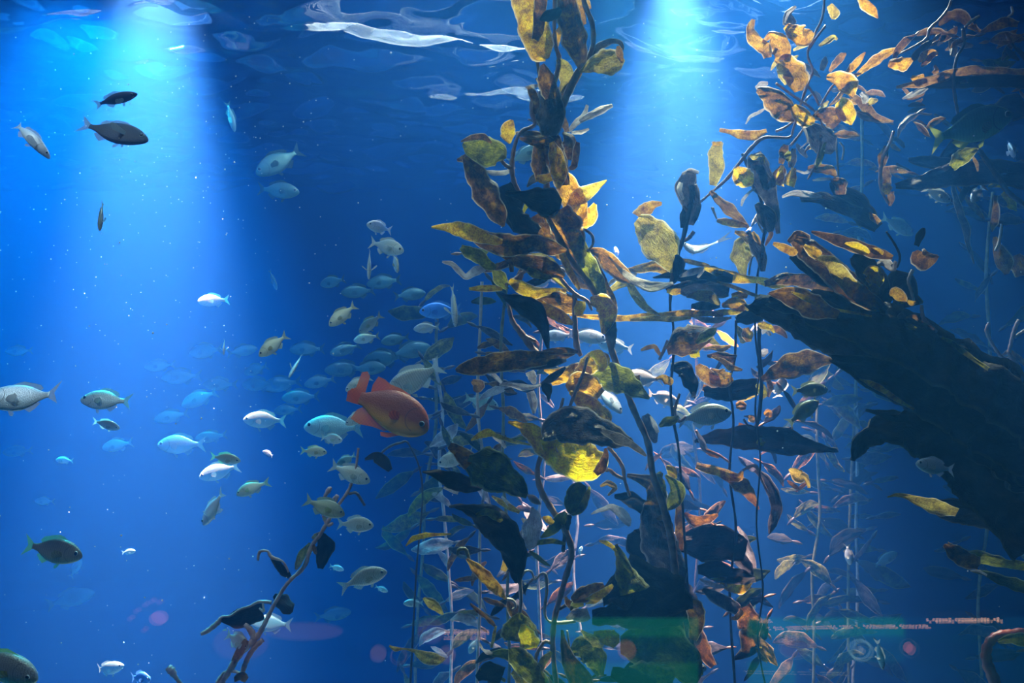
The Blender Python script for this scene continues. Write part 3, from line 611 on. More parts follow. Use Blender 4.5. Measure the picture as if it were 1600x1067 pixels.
A.leaves([
 ('gold', -.05, [(812, -40, 40), (822, 5, 46), (834, 45, 44), (846, 78, 40), (855, 92, 8)], dict(tilt=.2, curl=.08)),
 ('brown', -.08, [(848, -30, 22), (845, 10, 20), (842, 45, 18), (836, 62, 10)], {}),
 ('brown', -.02, [(884, -40, 22), (889, 20, 34), (899, 60, 36), (907, 90, 24), (909, 112, 4)], dict(tilt=.35)),
 ('dark', -.1, [(843, 30, 4), (855, 26, 18), (868, 22, 16), (876, 14, 6)], {}),
 ('dark', .05, [(878, -20, 14), (884, 20, 22), (890, 45, 18)], {}),
 ('amber', .1, [(893, -20, 22), (905, 12, 20), (914, 38, 5)], {}),
 ('amber', .1, [(905, -20, 14), (916, 0, 12), (922, 14, 4)], {}),
 ('tan', -.1, [(906, 113, 4), (925, 103, 28), (945, 98, 42), (962, 92, 40), (972, 88, 22)], dict(tilt=-.2, curl=.1)),
 ('slate', .02, [(922, 88, 5), (936, 72, 12), (955, 64, 10), (969, 66, 8), (974, 78, 4)], {}),
 ('brown', -.1, [(966, 72, 4), (968, 84, 12), (972, 98, 4)], {}),
 ('tan', 0, [(872, 92, 8), (884, 108, 24), (884, 128, 22), (876, 146, 6)], dict(tilt=.2)),
 ('amber', 0, [(878, 40, 4), (870, 58, 14), (868, 74, 8)], {}),
 ('brown', -.05, [(848, 100, 6), (854, 118, 26), (858, 138, 28), (860, 155, 16)], dict(tilt=-.2)),
 ('brown', -.1, [(826, 136, 6), (832, 146, 14), (838, 160, 12), (836, 178, 5)], {}),
 ('pale', -.1, [(821, 137, 3), (830, 136, 6), (840, 134, 4)], {}),
 ('slate', -.02, [(856, 138, 30), (858, 165, 44), (860, 190, 40), (858, 212, 28)], dict(tilt=.3)),
 ('brown', .02, [(905, 112, 12), (888, 140, 16), (872, 165, 18), (868, 200, 20)], {}),
 ('gold', -.1, [(800, 187, 6), (794, 200, 24), (794, 213, 20), (797, 224, 4)], dict(tilt=.1)),
 ('brown', -.02, [(802, 208, 6), (820, 208, 14), (845, 214, 20), (862, 222, 14)], {}),
 ('brown', -.05, [(812, 216, 4), (832, 222, 12), (850, 226, 16)], {}),
 ('olive', -.05, [(723, 224, 4), (738, 232, 30), (762, 238, 42), (780, 240, 34), (790, 247, 6)], dict(tilt=.2, curl=.1)),
 ('brown', -.08, [(720, 221, 3), (738, 215, 10), (755, 214, 12), (768, 223, 4)], {}),
 ('brown', 0, [(714, 250, 4), (722, 248, 10), (730, 242, 6)], {}),
 ('brown', -.1, [(726, 246, 10), (742, 272, 34), (760, 305, 42), (778, 335, 28), (787, 354, 4)], dict(tilt=.15, curl=.06)),
 ('dark', .05, [(786, 290, 26), (796, 315, 40), (804, 345, 30), (806, 362, 8)], {}),
 ('pale', .05, [(757, 267, 3), (772, 271, 9), (790, 270, 8), (805, 262, 3)], {}),
 ('brown', -.05, [(838, 220, 8), (845, 245, 28), (845, 268, 26), (842, 284, 8)], {}),
 ('gold', -.12, [(862, 222, 8), (870, 248, 26), (874, 272, 26), (872, 295, 5)], dict(tilt=.1)),
 ('gold', -.12, [(838, 277, 8), (850, 280, 15), (862, 276, 12)], {}),
 ('brown', -.04, [(858, 214, 30), (868, 236, 44), (874, 262, 34), (880, 290, 20)], dict(tilt=-.3)),
 ('brown', -.05, [(880, 206, 8), (892, 216, 26), (893, 236, 22), (890, 250, 5)], {}),
 ('brown', -.07, [(903, 222, 8), (902, 240, 14), (897, 260, 10), (890, 264, 5)], {}),
 ('amber', .02, [(875, 262, 10), (886, 290, 34), (898, 318, 42), (912, 345, 14)], dict(tilt=.2)),
 ('tan', 0, [(888, 318, 14), (905, 308, 28), (925, 296, 18), (948, 282, 2)], dict(tilt=0, ruf=.02)),
 ('amber', .04, [(930, 318, 6), (922, 338, 26), (908, 354, 16), (895, 357, 4)], {}),
 ('pale', .05, [(888, 206, 5), (900, 192, 11), (912, 182, 9), (918, 164, 5)], {}),
 ('pale', .03, [(906, 190, 5), (922, 180, 12), (942, 170, 14), (957, 164, 5)], {}),
 ('pale', .05, [(893, 207, 5), (908, 206, 7), (920, 201, 4)], {}),
 ('pink' if 'pink' in BM else 'rust', .03, [(878, 176, 4), (882, 192, 12), (886, 206, 8)], {}),
 ('yellow', .1, [(836, 316, 4), (843, 325, 18), (853, 326, 14), (862, 320, 3)], {}),
 ('yellow', .1, [(817, 332, 4), (822, 322, 8), (832, 308, 8)], {}),
 ('dark', -.02, [(790, 302, 6), (815, 306, 14), (840, 312, 40), (860, 318, 46), (876, 322, 20)], {}),
 ('dark', 0, [(800, 330, 20), (815, 350, 30), (840, 365, 20)], {}),
 ('brown', .05, [(838, 335, 30), (852, 360, 36), (868, 385, 30), (884, 405, 12)], {}),
 ('brown', 0, [(870, 330, 40), (884, 355, 50), (896, 385, 40), (905, 410, 20)], dict(tilt=.3)),
 ('gold', -.15, [(674, 355, 3), (695, 355, 12), (718, 358, 22), (742, 366, 24), (765, 374, 16), (785, 378, 8)], dict(tilt=.1, curl=.05)),
 ('brown', -.12, [(732, 366, 10), (765, 378, 28), (800, 384, 32), (835, 380, 26), (865, 388, 20), (885, 392, 6)], dict(tilt=.4)),  # right part of the gold blade, its shade painted as brown
 ('olive', -.1, [(790, 386, 10), (808, 382, 18), (830, 380, 8)], {}),
 ('olive', -.1, [(720, 386, 8), (732, 394, 20), (750, 402, 22), (762, 414, 16), (775, 418, 8)], dict(tilt=.1)),
 ('brown', -.1, [(765, 420, 6), (780, 415, 14), (798, 408, 10), (800, 425, 6)], {}),
 ('pale', -.1, [(691, 409, 3), (706, 412, 7), (718, 424, 8), (728, 433, 8), (742, 424, 14), (757, 418, 10)], dict(tilt=.1)),
 ('gold', -.1, [(733, 451, 4), (750, 450, 10), (770, 450, 11), (785, 452, 5)], {}),
 ('olive', 0, [(772, 418, 8), (780, 432, 20), (788, 444, 16), (792, 452, 5)], {}),
 ('brown', -.05, [(782, 396, 6), (805, 404, 20), (835, 412, 30), (862, 420, 26), (882, 432, 8)], dict(tilt=.3)),
 ('tan', .05, [(862, 420, 6), (868, 432, 14), (876, 440, 12), (890, 455, 4)], {}),
 ('olive', -.06, [(818, 415, 5), (832, 426, 12), (850, 432, 10), (862, 434, 3)], {}),
 ('gold', .0, [(796, 438, 8), (812, 448, 22), (832, 458, 22), (855, 456, 14), (885, 455, 8)], dict(tilt=.2)),
 ('brown', .02, [(835, 460, 8), (855, 468, 26), (880, 474, 36), (900, 478, 24)], {}),
 ('gold', -.02, [(840, 470, 8), (856, 484, 18), (878, 496, 20), (895, 506, 6)], dict(tilt=-.1)),
 ('dark', -.08, [(786, 463, 5), (810, 473, 26), (834, 486, 32), (848, 508, 18), (857, 545, 4)], dict(tilt=.2)),
 ('olive', .0, [(880, 330, 16), (898, 372, 26), (916, 410, 28), (932, 440, 26), (944, 465, 12)], dict(tilt=.15, curl=.05)),
 ('gold', -.03, [(922, 470, 12), (938, 472, 26), (950, 485, 32), (948, 502, 26), (942, 522, 6)], dict(tilt=.05)),
 ('brown', .03, [(928, 400, 4), (944, 440, 10), (958, 475, 12), (963, 490, 4)], {}),
 ('gold', -.1, [(874, 386, 6), (884, 406, 12), (896, 432, 10), (906, 452, 5)], {}),
 ('yellow', -.1, [(907, 470, 14), (905, 482, 17), (904, 493, 14)], {}),
 ('brown', .06, [(918, 390, 5), (938, 394, 18), (955, 412, 30), (978, 432, 20), (998, 442, 8)], {}),
 ('pale', .0, [(950, 400, 3), (970, 422, 6), (990, 438, 14), (1015, 448, 18), (1040, 446, 10), (1052, 442, 4)], {}),
 ('tan', .1, [(953, 454, 8), (968, 444, 14), (982, 442, 12), (992, 460, 16), (1008, 480, 12), (1030, 492, 4)], {}),
 ('pale', .12, [(948, 448, 3), (958, 438, 6), (968, 434, 4)], {}),
 ('amber', .1, [(890, 490, 6), (930, 496, 8), (970, 497, 10), (1020, 495, 14), (1070, 490, 14), (1120, 489, 6)], {}),
 ('tan', .05, [(985, 500, 4), (1020, 498, 9), (1050, 499, 9), (1080, 497, 4)], {}),
 ('brown', -.15, [(712, 579, 6), (735, 574, 26), (775, 566, 30), (820, 562, 26), (865, 558, 22), (898, 553, 4)], dict(tilt=.35, curl=.1)),
 ('brown', -.12, [(840, 552, 4), (862, 548, 10), (885, 547, 10), (903, 550, 4)], {}),
 ('slate', -.1, [(808, 577, 3), (830, 572, 12), (860, 568, 14), (885, 562, 5)], {}),
 ('gold', -.05, [(898, 588, 10), (915, 575, 26), (930, 562, 30), (945, 562, 20), (950, 570, 6)], dict(tilt=0)),
 ('yellow', -.08, [(922, 552, 8), (935, 556, 20), (942, 570, 16), (938, 580, 5)], dict(tilt=.1)),
 ('olive', -.03, [(925, 582, 20), (948, 586, 44), (975, 596, 42), (996, 610, 22), (1015, 622, 3)], dict(tilt=.15, curl=.06)),
 ('amber', -.04, [(862, 600, 10), (882, 588, 24), (905, 580, 22), (925, 580, 10)], {}),
 ('amber', -.06, [(885, 606, 10), (905, 598, 40), (920, 608, 44), (935, 622, 30)], dict(tilt=.1)),
 ('gold', -.1, [(890, 612, 4), (905, 622, 22), (925, 640, 34), (943, 656, 30), (950, 668, 5)], dict(tilt=.1)),
 ('amber', -.02, [(850, 578, 4), (866, 582, 12), (882, 578, 8)], {}),
 ('pale', -.05, [(780, 601, 3), (795, 600, 7), (815, 605, 10), (832, 605, 8), (846, 601, 4)], {}),
 ('slate', -.08, [(846, 602, 6), (860, 592, 12), (874, 582, 10), (884, 574, 4)], {}),
 ('dark', -.08, [(848, 600, 8), (855, 608, 16), (857, 618, 8), (857, 628, 2)], {}),
 ('pale', .05, [(828, 580, 14), (832, 590, 14), (836, 600, 5)], {}),
 ('pale', .05, [(828, 612, 14), (833, 628, 14), (834, 646, 5)], {}),
 ('pale', .1, [(760, 580, 3), (772, 586, 8), (784, 598, 5)], {}),
 ('rust', .12, [(738, 594, 6), (748, 602, 22), (742, 612, 6)], {}),
 ('amber', -.02, [(976, 592, 2), (1000, 592, 14)], {}),
])
A.fill([(740, 400), (790, 430), (850, 420), (900, 400)], 6, ['brown', 'dark', 'olive', 'tan', 'brown'], 28, 60, (.1, .45), 3, spread=26)
A.fill([(850, 110), (850, 200), (860, 300), (870, 380)], 4, ['brown', 'dark', 'slate', 'brown'], 26, 50, (.05, .3), 4, spread=14)

# ---- front kelp at the bottom of the middle
B = Plant('giant_kelp', 'front giant kelp with one glowing yellow blade, bottom centre', 2.4, 868)
B.stem([(880, 622, 2.5), (872, 650, 2.5), (856, 690, 3), (840, 730, 4), (845, 765, 5), (862, 795, 5), (884, 830, 5), (893, 865, 5), (880, 915, 4.5), (866, 970, 4.5), (864, 1020, 4), (872, 1090, 4)], 'pink', floor=True)
B.stem([(918, 557, 2), (912, 580, 2.5), (900, 610, 2.5), (884, 650, 2.5), (872, 672, 2)], 'pink')
B.stem([(946, 736, 2.5), (952, 734, 3), (962, 742, 3), (975, 748, 2.5)], 'pink')
B.stem([(950, 698, 3), (962, 712, 3), (973, 730, 3), (976, 750, 2.5), (984, 775, 2.5)], 'pink')
B.stem([(888, 803, 6), (886, 820, 5), (882, 840, 3), (880, 862, 3)], 'dark')
B.stem([(848, 1010, 2), (846, 900, 2)], 'pale') if False else None
B.stem([(814, 850, 2.5), (812, 890, 3), (814, 935, 3), (812, 957, 2.5)], 'pale')
B.stem([(813, 905, 2), (820, 893, 2), (830, 893, 2), (836, 905, 1.5), (846, 896, 2), (853, 900, 3), (854, 925, 2.5), (851, 955, 2.5), (857, 970, 2), (875, 973, 3), (900, 970, 3)], 'pale')
B.stem([(715, 868, 2), (717, 859, 3), (727, 858, 3), (731, 868, 3), (734, 876, 2)], 'olive')
B.stem([(792, 936, 3), (802, 938, 2), (806, 948, 2), (800, 952, 1.5)], 'pale')
B.stem([(867, 955, 3), (880, 948, 3), (895, 938, 3), (905, 930, 2)], 'dark')
B.stem([(862, 1005, 3), (852, 1002, 3), (845, 1010, 3), (838, 1025, 3), (838, 1042, 2)], 'pink')
B.stem([(886, 985, 1.5), (889, 1005, 1.5), (891, 1020, 1.5)], 'pale')
B.leaves([
 ('slate', -.12, [(849, 688, 6), (862, 672, 40), (892, 662, 54), (925, 668, 48), (958, 682, 32), (985, 690, 14), (994, 694, 4)], dict(tilt=-.35, curl=.12)),
 ('slate', -.13, [(940, 672, 6), (965, 684, 18), (985, 694, 12), (1000, 704, 8), (1010, 712, 3)], {}),
 ('gold', -.05, [(794, 659, 3), (812, 664, 14), (832, 676, 28), (850, 695, 36), (862, 712, 26)], dict(tilt=.1)),
 ('yellow', -.08, [(852, 688, 22), (870, 702, 50), (895, 716, 66), (922, 722, 62), (940, 718, 44), (948, 712, 14)], dict(tilt=.05, curl=.05, ruf=.02, slope=0)),
 ('brown', -.09, [(930, 740, 10), (940, 730, 18), (946, 712, 10), (946, 700, 4)], {}),
 ('green', -.1, [(730, 722, 26), (748, 728, 52), (770, 738, 64), (795, 752, 50), (815, 766, 26), (824, 775, 5)], dict(tilt=.2, curl=.1, bulb=False)),
 ('brown', -.1, [(702, 696, 10), (714, 703, 18), (726, 714, 26), (736, 724, 24)], {}),
 ('dark', -.02, [(660, 737, 3), (680, 740, 12), (705, 750, 26), (730, 758, 24), (752, 764, 5)], {}),
 ('pale', .02, [(693, 762, 3), (705, 765, 8), (716, 770, 5)], {}),
 ('gold', -.05, [(736, 688, 3), (748, 681, 10), (762, 676, 14), (774, 679, 5)], {}),
 ('tan', 0, [(762, 677, 4), (780, 682, 7), (800, 689, 6), (830, 695, 3)], {}),
 ('olive', 0, [(800, 687, 4), (818, 684, 8), (828, 687, 4)], {}),
 ('pale', .02, [(770, 683, 3), (782, 688, 8), (790, 700, 4)], {}),
 ('green', -.1, [(912, 757, 12), (904, 768, 32), (896, 785, 34), (890, 803, 8)], dict(tilt=-.3)),
 ('olive', -.12, [(921, 760, 4), (916, 775, 10), (906, 795, 12), (893, 804, 6)], {}),
 ('dark', -.1, [(702, 790, 3), (722, 793, 12), (745, 805, 34), (772, 825, 50), (795, 855, 46), (805, 885, 28), (808, 912, 6)], dict(tilt=.3)),
 ('olive', -.14, [(744, 805, 5), (760, 798, 12), (775, 805, 16), (784, 815, 6)], {}),
 ('tan', 0, [(768, 775, 3), (784, 785, 9), (798, 793, 10), (812, 800, 5)], {}),
 ('pale', 0, [(784, 775, 3), (796, 788, 7), (811, 801, 4)], {}),
 ('pale', -.05, [(832, 792, 3), (838, 808, 24), (834, 828, 34), (832, 848, 24), (825, 858, 8)], dict(ruf=.12, curl=.3)),
 ('pale', -.03, [(815, 810, 3), (826, 820, 14), (820, 838, 18), (816, 848, 6)], dict(ruf=.12)),
 ('green', 0, [(845, 840, 5), (862, 828, 16), (876, 810, 20), (884, 800, 6)], {}),
 ('gold', -.05, [(848, 808, 4), (856, 812, 12), (864, 818, 8)], {}),
 ('olive', -.05, [(830, 851, 4), (845, 847, 8), (864, 845, 8), (884, 850, 4)], {}),
 ('gold', .1, [(634, 853, 2), (646, 841, 8), (665, 836, 9), (690, 835, 5), (705, 834, 2)], {}),
 ('amber', -.05, [(729, 873, 5), (742, 886, 14), (758, 900, 20), (775, 918, 20), (790, 936, 5)], dict(tilt=.1)),
 ('tan', .1, [(662, 934, 6), (672, 944, 18), (684, 953, 14), (692, 961, 4)], {}),
 ('amber', 0, [(797, 865, 4), (792, 878, 14), (786, 892, 10)], {}),
 ('brown', .05, [(735, 943, 2), (750, 955, 8), (768, 970, 10), (775, 980, 4)], {}),
 ('olive', -.1, [(813, 956, 4), (812, 970, 34), (812, 986, 58), (812, 1000, 50)], dict(tilt=.1, ruf=.02)),
 ('yellow', -.14, [(817, 975, 6), (822, 990, 26), (828, 1004, 32), (832, 1013, 16)], {}),
 ('tan', -.06, [(775, 978, 3), (772, 992, 6), (768, 1012, 4)], {}),
 ('pale', -.1, [(748, 1003, 2), (754, 1014, 5), (762, 1019, 9), (770, 1022, 4)], {}),
 ('green', -.08, [(764, 1020, 6), (785, 1018, 18), (805, 1024, 20), (820, 1034, 14)], {}),
 ('olive', -.12, [(798, 1014, 8), (808, 1025, 30), (822, 1042, 34), (840, 1060, 28), (850, 1075, 20)], {}),
 ('tan', -.1, [(800, 1050, 10), (815, 1062, 26), (830, 1080, 20)], {}),
 ('tan', .1, [(608, 1009, 4), (618, 1013, 9), (632, 1013, 4), (648, 1018, 6), (665, 1026, 22), (684, 1030, 18), (695, 1028, 5)], {}),
 ('dark', .02, [(745, 1060, 10), (762, 1050, 30), (785, 1058, 30)], {}),
 ('olive', .05, [(750, 1045, 3), (770, 1052, 6), (790, 1064, 4)], {}),
 ('rust', -.1, [(894, 938, 8), (908, 930, 20), (928, 924, 22), (945, 917, 12)], {}),
 ('gold', -.13, [(914, 940, 8), (928, 936, 18), (944, 926, 14), (958, 914, 4)], {}),
 ('brown', -.08, [(884, 932, 4), (890, 942, 14), (896, 950, 8)], {}),
 ('olive', -.1, [(893, 955, 6), (900, 945, 14), (912, 944, 10)], {}),
 ('pale', -.12, [(885, 966, 4), (895, 962, 16), (908, 962, 24), (920, 958, 20)], dict(ruf=.1)),
 ('dark', -.05, [(942, 940, 24), (968, 935, 64), (1000, 930, 96), (1035, 938, 88), (1065, 945, 60), (1082, 945, 20)], dict(tilt=.4, curl=.12)),
 ('dark', -.02, [(925, 965, 20), (965, 965, 46), (1010, 965, 56), (1055, 962, 50), (1080, 955, 20)], {}),
 ('olive', -.07, [(962, 850, 5), (970, 875, 18), (978, 900, 34), (990, 925, 50)], dict(tilt=.4)),
 ('gold', -.1, [(936, 845, 2), (947, 848, 7), (957, 854, 7), (963, 862, 4)], {}),
 ('brown', 0, [(1072, 935, 10), (1085, 948, 26), (1088, 975, 24), (1082, 1000, 12)], {}),
 ('pale', .0, [(1070, 935, 3), (1084, 941, 6), (1097, 949, 3)], {}),
 ('yellow', -.1, [(928, 988, 5), (944, 996, 22), (958, 998, 26), (968, 998, 12)], dict(tilt=.1)),
 ('tan', -.06, [(908, 984, 4), (920, 995, 16), (935, 1004, 26), (940, 1012, 8)], {}),
 ('olive', -.05, [(893, 1018, 10), (908, 1012, 34), (925, 1018, 40), (935, 1035, 34), (938, 1055, 10)], {}),
 ('brown', -.1, [(878, 985, 4), (882, 1010, 12), (890, 1035, 26), (905, 1060, 34), (920, 1085, 30)], {}),
 ('green', .05, [(970, 1010, 20), (1000, 1012, 80), (1035, 1020, 100), (1070, 1040, 70), (1092, 1062, 20)], dict(tilt=.2)),
 ('olive', .0, [(980, 1050, 20), (1010, 1060, 50), (1050, 1070, 50)], {}),
 ('dark', -.1, [(955, 1050, 14), (985, 1062, 30), (1020, 1080, 30)], {}),
 ('tan', -.1, [(862, 1018, 6), (850, 1030, 12), (842, 1045, 14)], {}),
])
B.float_(B.leaf('green', [(822, 770, 5), (818, 766, 14), (812, 760, 10)], -.1), 845, 788, 824, 773, 13, -.1, 'pink')
B.fill([(800, 860), (800, 920), (820, 1000), (830, 1060)], 9, ['dark', 'green', 'brown', 'dark'], 34, 66, (.1, .4), 31, spread=30)
B.fill([(1000, 1060), (930, 1060), (880, 1060)], 6, ['green', 'dark', 'olive'], 34, 70, (.1, .3), 32)

# ---- second stem of the middle, with the upright amber blade
C = Plant('giant_kelp', 'giant kelp with one large folded amber blade standing in open water', 2.9, 1052)
C.stem([(1085, 268, 3), (1084, 300, 4), (1076, 330, 4), (1068, 370, 3.5), (1056, 405, 4), (1050, 440, 3.5), (1047, 480, 2), (1052, 510, 2), (1052, 560, 2), (1048, 610, 2), (1052, 655, 2.5), (1060, 700, 2), (1066, 780, 2), (1072, 880, 2), (1080, 980, 2), (1090, 1090, 2)], 'dark', floor=True)
C.stem([(1068, 322, 2), (1075, 330, 2.5), (1080, 318, 2)], 'pink')
C.stem([(1066, 378, 2), (1076, 372, 3), (1084, 362, 3)], 'pink')
C.stem([(1044, 532, 3), (1036, 550, 2.5), (1030, 562, 2)], 'pink')
C.stem([(1062, 615, 2), (1057, 630, 2.5), (1054, 645, 3), (1062, 658, 3), (1072, 650, 2)], 'pink')
C.leaves([
 ('amber', .02, [(1034, 318, 4), (1020, 320, 14), (1008, 328, 24), (998, 340, 26)], dict(tilt=.2)),
 ('tan', -.05, [(996, 342, 20), (1006, 350, 40), (1022, 368, 54), (1038, 392, 50), (1048, 412, 28), (1050, 426, 6)], dict(tilt=.08, curl=.07, ruf=.02, slope=.1)),
 ('slate', -.02, [(1078, 268, 20), (1070, 288, 34), (1076, 306, 30), (1082, 330, 22), (1080, 352, 8)], dict(curl=.3)),
 ('pale', -.08, [(1064, 285, 6), (1062, 298, 10), (1068, 312, 5)], {}),
 ('pale', -.06, [(1066, 272, 4), (1078, 267, 8), (1092, 270, 4)], {}),
 ('slate', 0, [(1072, 320, 6), (1069, 336, 14), (1066, 356, 6)], {}),
 ('dark', -.06, [(1056, 398, 8), (1058, 412, 22), (1056, 430, 16), (1052, 442, 5)], {}),
 ('amber', -.02, [(1060, 404, 5), (1082, 410, 8), (1105, 416, 9), (1115, 424, 5)], {}),
 ('gold', -.02, [(1100, 418, 6), (1128, 428, 16), (1155, 436, 15), (1185, 438, 10), (1210, 444, 14), (1240, 440, 12)], dict(tilt=.3)),
 ('brown', .02, [(1195, 444, 10), (1225, 436, 18), (1262, 440, 22), (1300, 455, 24), (1335, 470, 14)], dict(tilt=.2)),
 ('dark', 0, [(1020, 434, 3), (1045, 430, 12), (1080, 432, 22), (1115, 430, 26), (1145, 436, 12)], {}),
 ('pale', -.05, [(1062, 432, 4), (1082, 424, 10), (1100, 420, 8), (1090, 434, 4)], {}),
 ('amber', .05, [(978, 422, 4), (998, 420, 14), (1022, 416, 20), (1045, 424, 10)], {}),
 ('pale', .03, [(976, 426, 3), (986, 424, 12), (994, 430, 6)], {}),
 ('slate', .0, [(1040, 450, 6), (1070, 448, 24), (1105, 450, 26), (1140, 452, 20)], {}),
 ('gold', -.08, [(1042, 454, 6), (1052, 456, 11), (1064, 455, 8)], {}),
 ('gold', -.06, [(1143, 462, 6), (1155, 460, 12), (1168, 463, 5)], {}),
 ('tan', -.05, [(1072, 464, 3), (1090, 462, 16), (1110, 464, 20), (1124, 476, 5)], dict(tilt=.3)),
 ('pale', -.04, [(1098, 446, 3), (1108, 442, 5), (1122, 443, 3)], {}),
 ('slate', -.03, [(1080, 478, 8), (1105, 478, 16), (1125, 476, 8)], {}),
 ('amber', -.06, [(1128, 478, 6), (1142, 474, 18), (1158, 476, 22), (1165, 484, 6)], {}),
 ('tan', -.06, [(1152, 484, 4), (1162, 478, 8), (1170, 484, 4)], {}),
 ('gold', -.05, [(1112, 488, 4), (1132, 488, 10), (1150, 487, 10), (1162, 484, 4)], {}),
 ('pale', -.07, [(1082, 494, 3), (1100, 500, 9), (1120, 501, 10), (1143, 496, 3)], {}),
 ('amber', -.05, [(1076, 493, 3), (1100, 490, 8), (1130, 492, 6)], {}),
 ('dark', .05, [(1150, 500, 10), (1170, 492, 30), (1190, 488, 24)], {}),
 ('tan', -.05, [(1120, 440, 3), (1140, 446, 6), (1165, 456, 6), (1190, 465, 3)], {}),
 ('amber', -.07, [(1185, 462, 4), (1198, 468, 10), (1206, 474, 4)], {}),
 ('brown', -.02, [(1042, 548, 16), (1060, 540, 44), (1085, 534, 50), (1105, 524, 28), (1118, 514, 6)], dict(tilt=.3)),
 ('olive', -.06, [(1088, 536, 6), (1100, 526, 16), (1112, 518, 14), (1119, 513, 4)], {}),
 ('yellow', -.08, [(1078, 556, 5), (1085, 553, 14), (1093, 552, 12)], {}),
 ('pale', -.06, [(1075, 520, 2), (1088, 517, 4), (1098, 518, 2)], {}),
 ('rust', 0, [(1001, 547, 3), (1012, 543, 8), (1023, 541, 7), (1028, 549, 7), (1034, 558, 3)], {}),
 ('dark', .02, [(1048, 572, 12), (1070, 576, 28), (1082, 600, 24), (1086, 622, 4)], {}),
 ('amber', -.03, [(1024, 592, 2), (1036, 589, 10), (1046, 596, 14), (1048, 602, 3)], {}),
 ('pale', -.04, [(1080, 620, 2), (1085, 617, 5), (1083, 612, 3)], {}),
 ('olive', -.05, [(1030, 666, 4), (1040, 660, 16), (1054, 656, 12), (1060, 650, 3)], {}),
 ('slate', 0, [(1008, 648, 10), (1014, 660, 20), (1020, 678, 18), (1024, 692, 5)], dict(ruf=.15)),
 ('pale', -.05, [(1016, 650, 3), (1022, 662, 8), (1028, 676, 5)], dict(ruf=.2)),
 ('olive', .0, [(1034, 738, 6), (1028, 748, 18), (1033, 766, 18), (1040, 778, 5)], dict(tilt=.1)),
 ('olive', -.02, [(1040, 742, 5), (1054, 756, 16), (1060, 768, 26), (1050, 786, 20), (1042, 796, 5)], dict(tilt=.1)),
 ('gold', .02, [(1042, 728, 6), (1050, 736, 18), (1052, 748, 12)], {}),
 ('brown', .02, [(980, 742, 5), (1000, 748, 14), (1020, 756, 30), (1026, 785, 34), (1012, 800, 20)], {}),
 ('pale', -.05, [(924, 804, 3), (938, 796, 9), (955, 790, 12), (970, 798, 16), (980, 812, 14), (984, 822, 4)], dict(ruf=.08)),
 ('amber', .05, [(938, 760, 4), (950, 754, 10), (962, 762, 8), (950, 774, 4)], {}),
 ('dark', .05, [(960, 775, 6), (985, 780, 24), (1010, 795, 20)], {}),
 ('slate', -.02, [(1018, 790, 24), (1024, 820, 50), (1030, 852, 56), (1044, 885, 50), (1056, 915, 30)], dict(tilt=.3)),
 ('rust', -.06, [(1026, 810, 4), (1038, 808, 12), (1046, 820, 10), (1052, 838, 3)], {}),
 ('dark', .05, [(990, 830, 20), (1000, 850, 44), (1015, 870, 30)], {}),
 ('slate', .0, [(1050, 890, 20), (1060, 930, 50), (1075, 970, 40), (1085, 1010, 20)], {}),
 ('brown', .05, [(1060, 775, 6), (1062, 820, 16), (1064, 860, 8)], {}),
])

# ---- right-hand kelp in the light
D = Plant('giant_kelp', 'sunlit amber giant kelp at the upper right with crumpled blades', 3.1, 1185)
D.stem([(1290, -60, 2.0), (1288, 0, 2.0), (1284, 30, 2.0), (1272, 55, 2.0), (1262, 85, 2.0), (1270, 110, 2.0), (1262, 130, 2.4), (1252, 160, 2.0), (1240, 200, 2.0), (1232, 215, 2.0), (1195, 215, 2.7), (1175, 230, 3.4), (1155, 255, 2.7), (1135, 280, 2.7), (1110, 302, 2.0), (1095, 315, 2.0)], 'pink')
D.stem([(1290, 40, 1.7), (1275, 60, 2.0), (1262, 80, 2.0)], 'pink')
D.stem([(1160, 240, 2.7), (1185, 300, 2.7), (1195, 350, 2.7), (1188, 400, 2.0), (1182, 450, 1.7), (1180, 520, 1.7), (1186, 580, 1.4), (1180, 640, 1.4), (1188, 720, 1.4), (1182, 820, 1.4), (1192, 920, 1.4), (1184, 1000, 1.4), (1200, 1090, 1.4)], 'dark', floor=True)
D.stem([(1212, 130, 2.0), (1240, 150, 2.0), (1262, 165, 2.0), (1278, 180, 2.0), (1285, 195, 1.4)], 'pink')
D.stem([(1250, 120, 1.4), (1270, 145, 2.0), (1280, 165, 2.0)], 'pink')
D.stem([(1345, 115, 1.4), (1320, 120, 1.4), (1300, 135, 1.7), (1282, 165, 1.7)], 'pink')
D.stem([(1212, 205, 2.0), (1225, 200, 2.0), (1240, 190, 1.4)], 'pink')
D.stem([(1235, 228, 2.0), (1248, 212, 2.0), (1258, 198, 1.7)], 'pink')
D.stem([(1282, 210, 1.7), (1280, 235, 2.0), (1272, 262, 2.0), (1262, 280, 1.4)], 'pink')
D.stem([(1306, 215, 1.4), (1308, 245, 1.7), (1310, 275, 1.4)], 'pale')
D.stem([(1312, 222, 1.4), (1318, 232, 1.7), (1316, 250, 1.4)], 'pale')
D.stem([(1180, 340, 1.4), (1195, 365, 1.7), (1200, 345, 1.4), (1208, 340, 1.4)], 'pale')
D.stem([(1170, 430, 1.4), (1174, 405, 1.7), (1178, 400, 1.4)], 'pale')
D.stem([(1116, 328, 1.4), (1113, 325, 2.0), (1120, 342, 1.4)], 'pale')
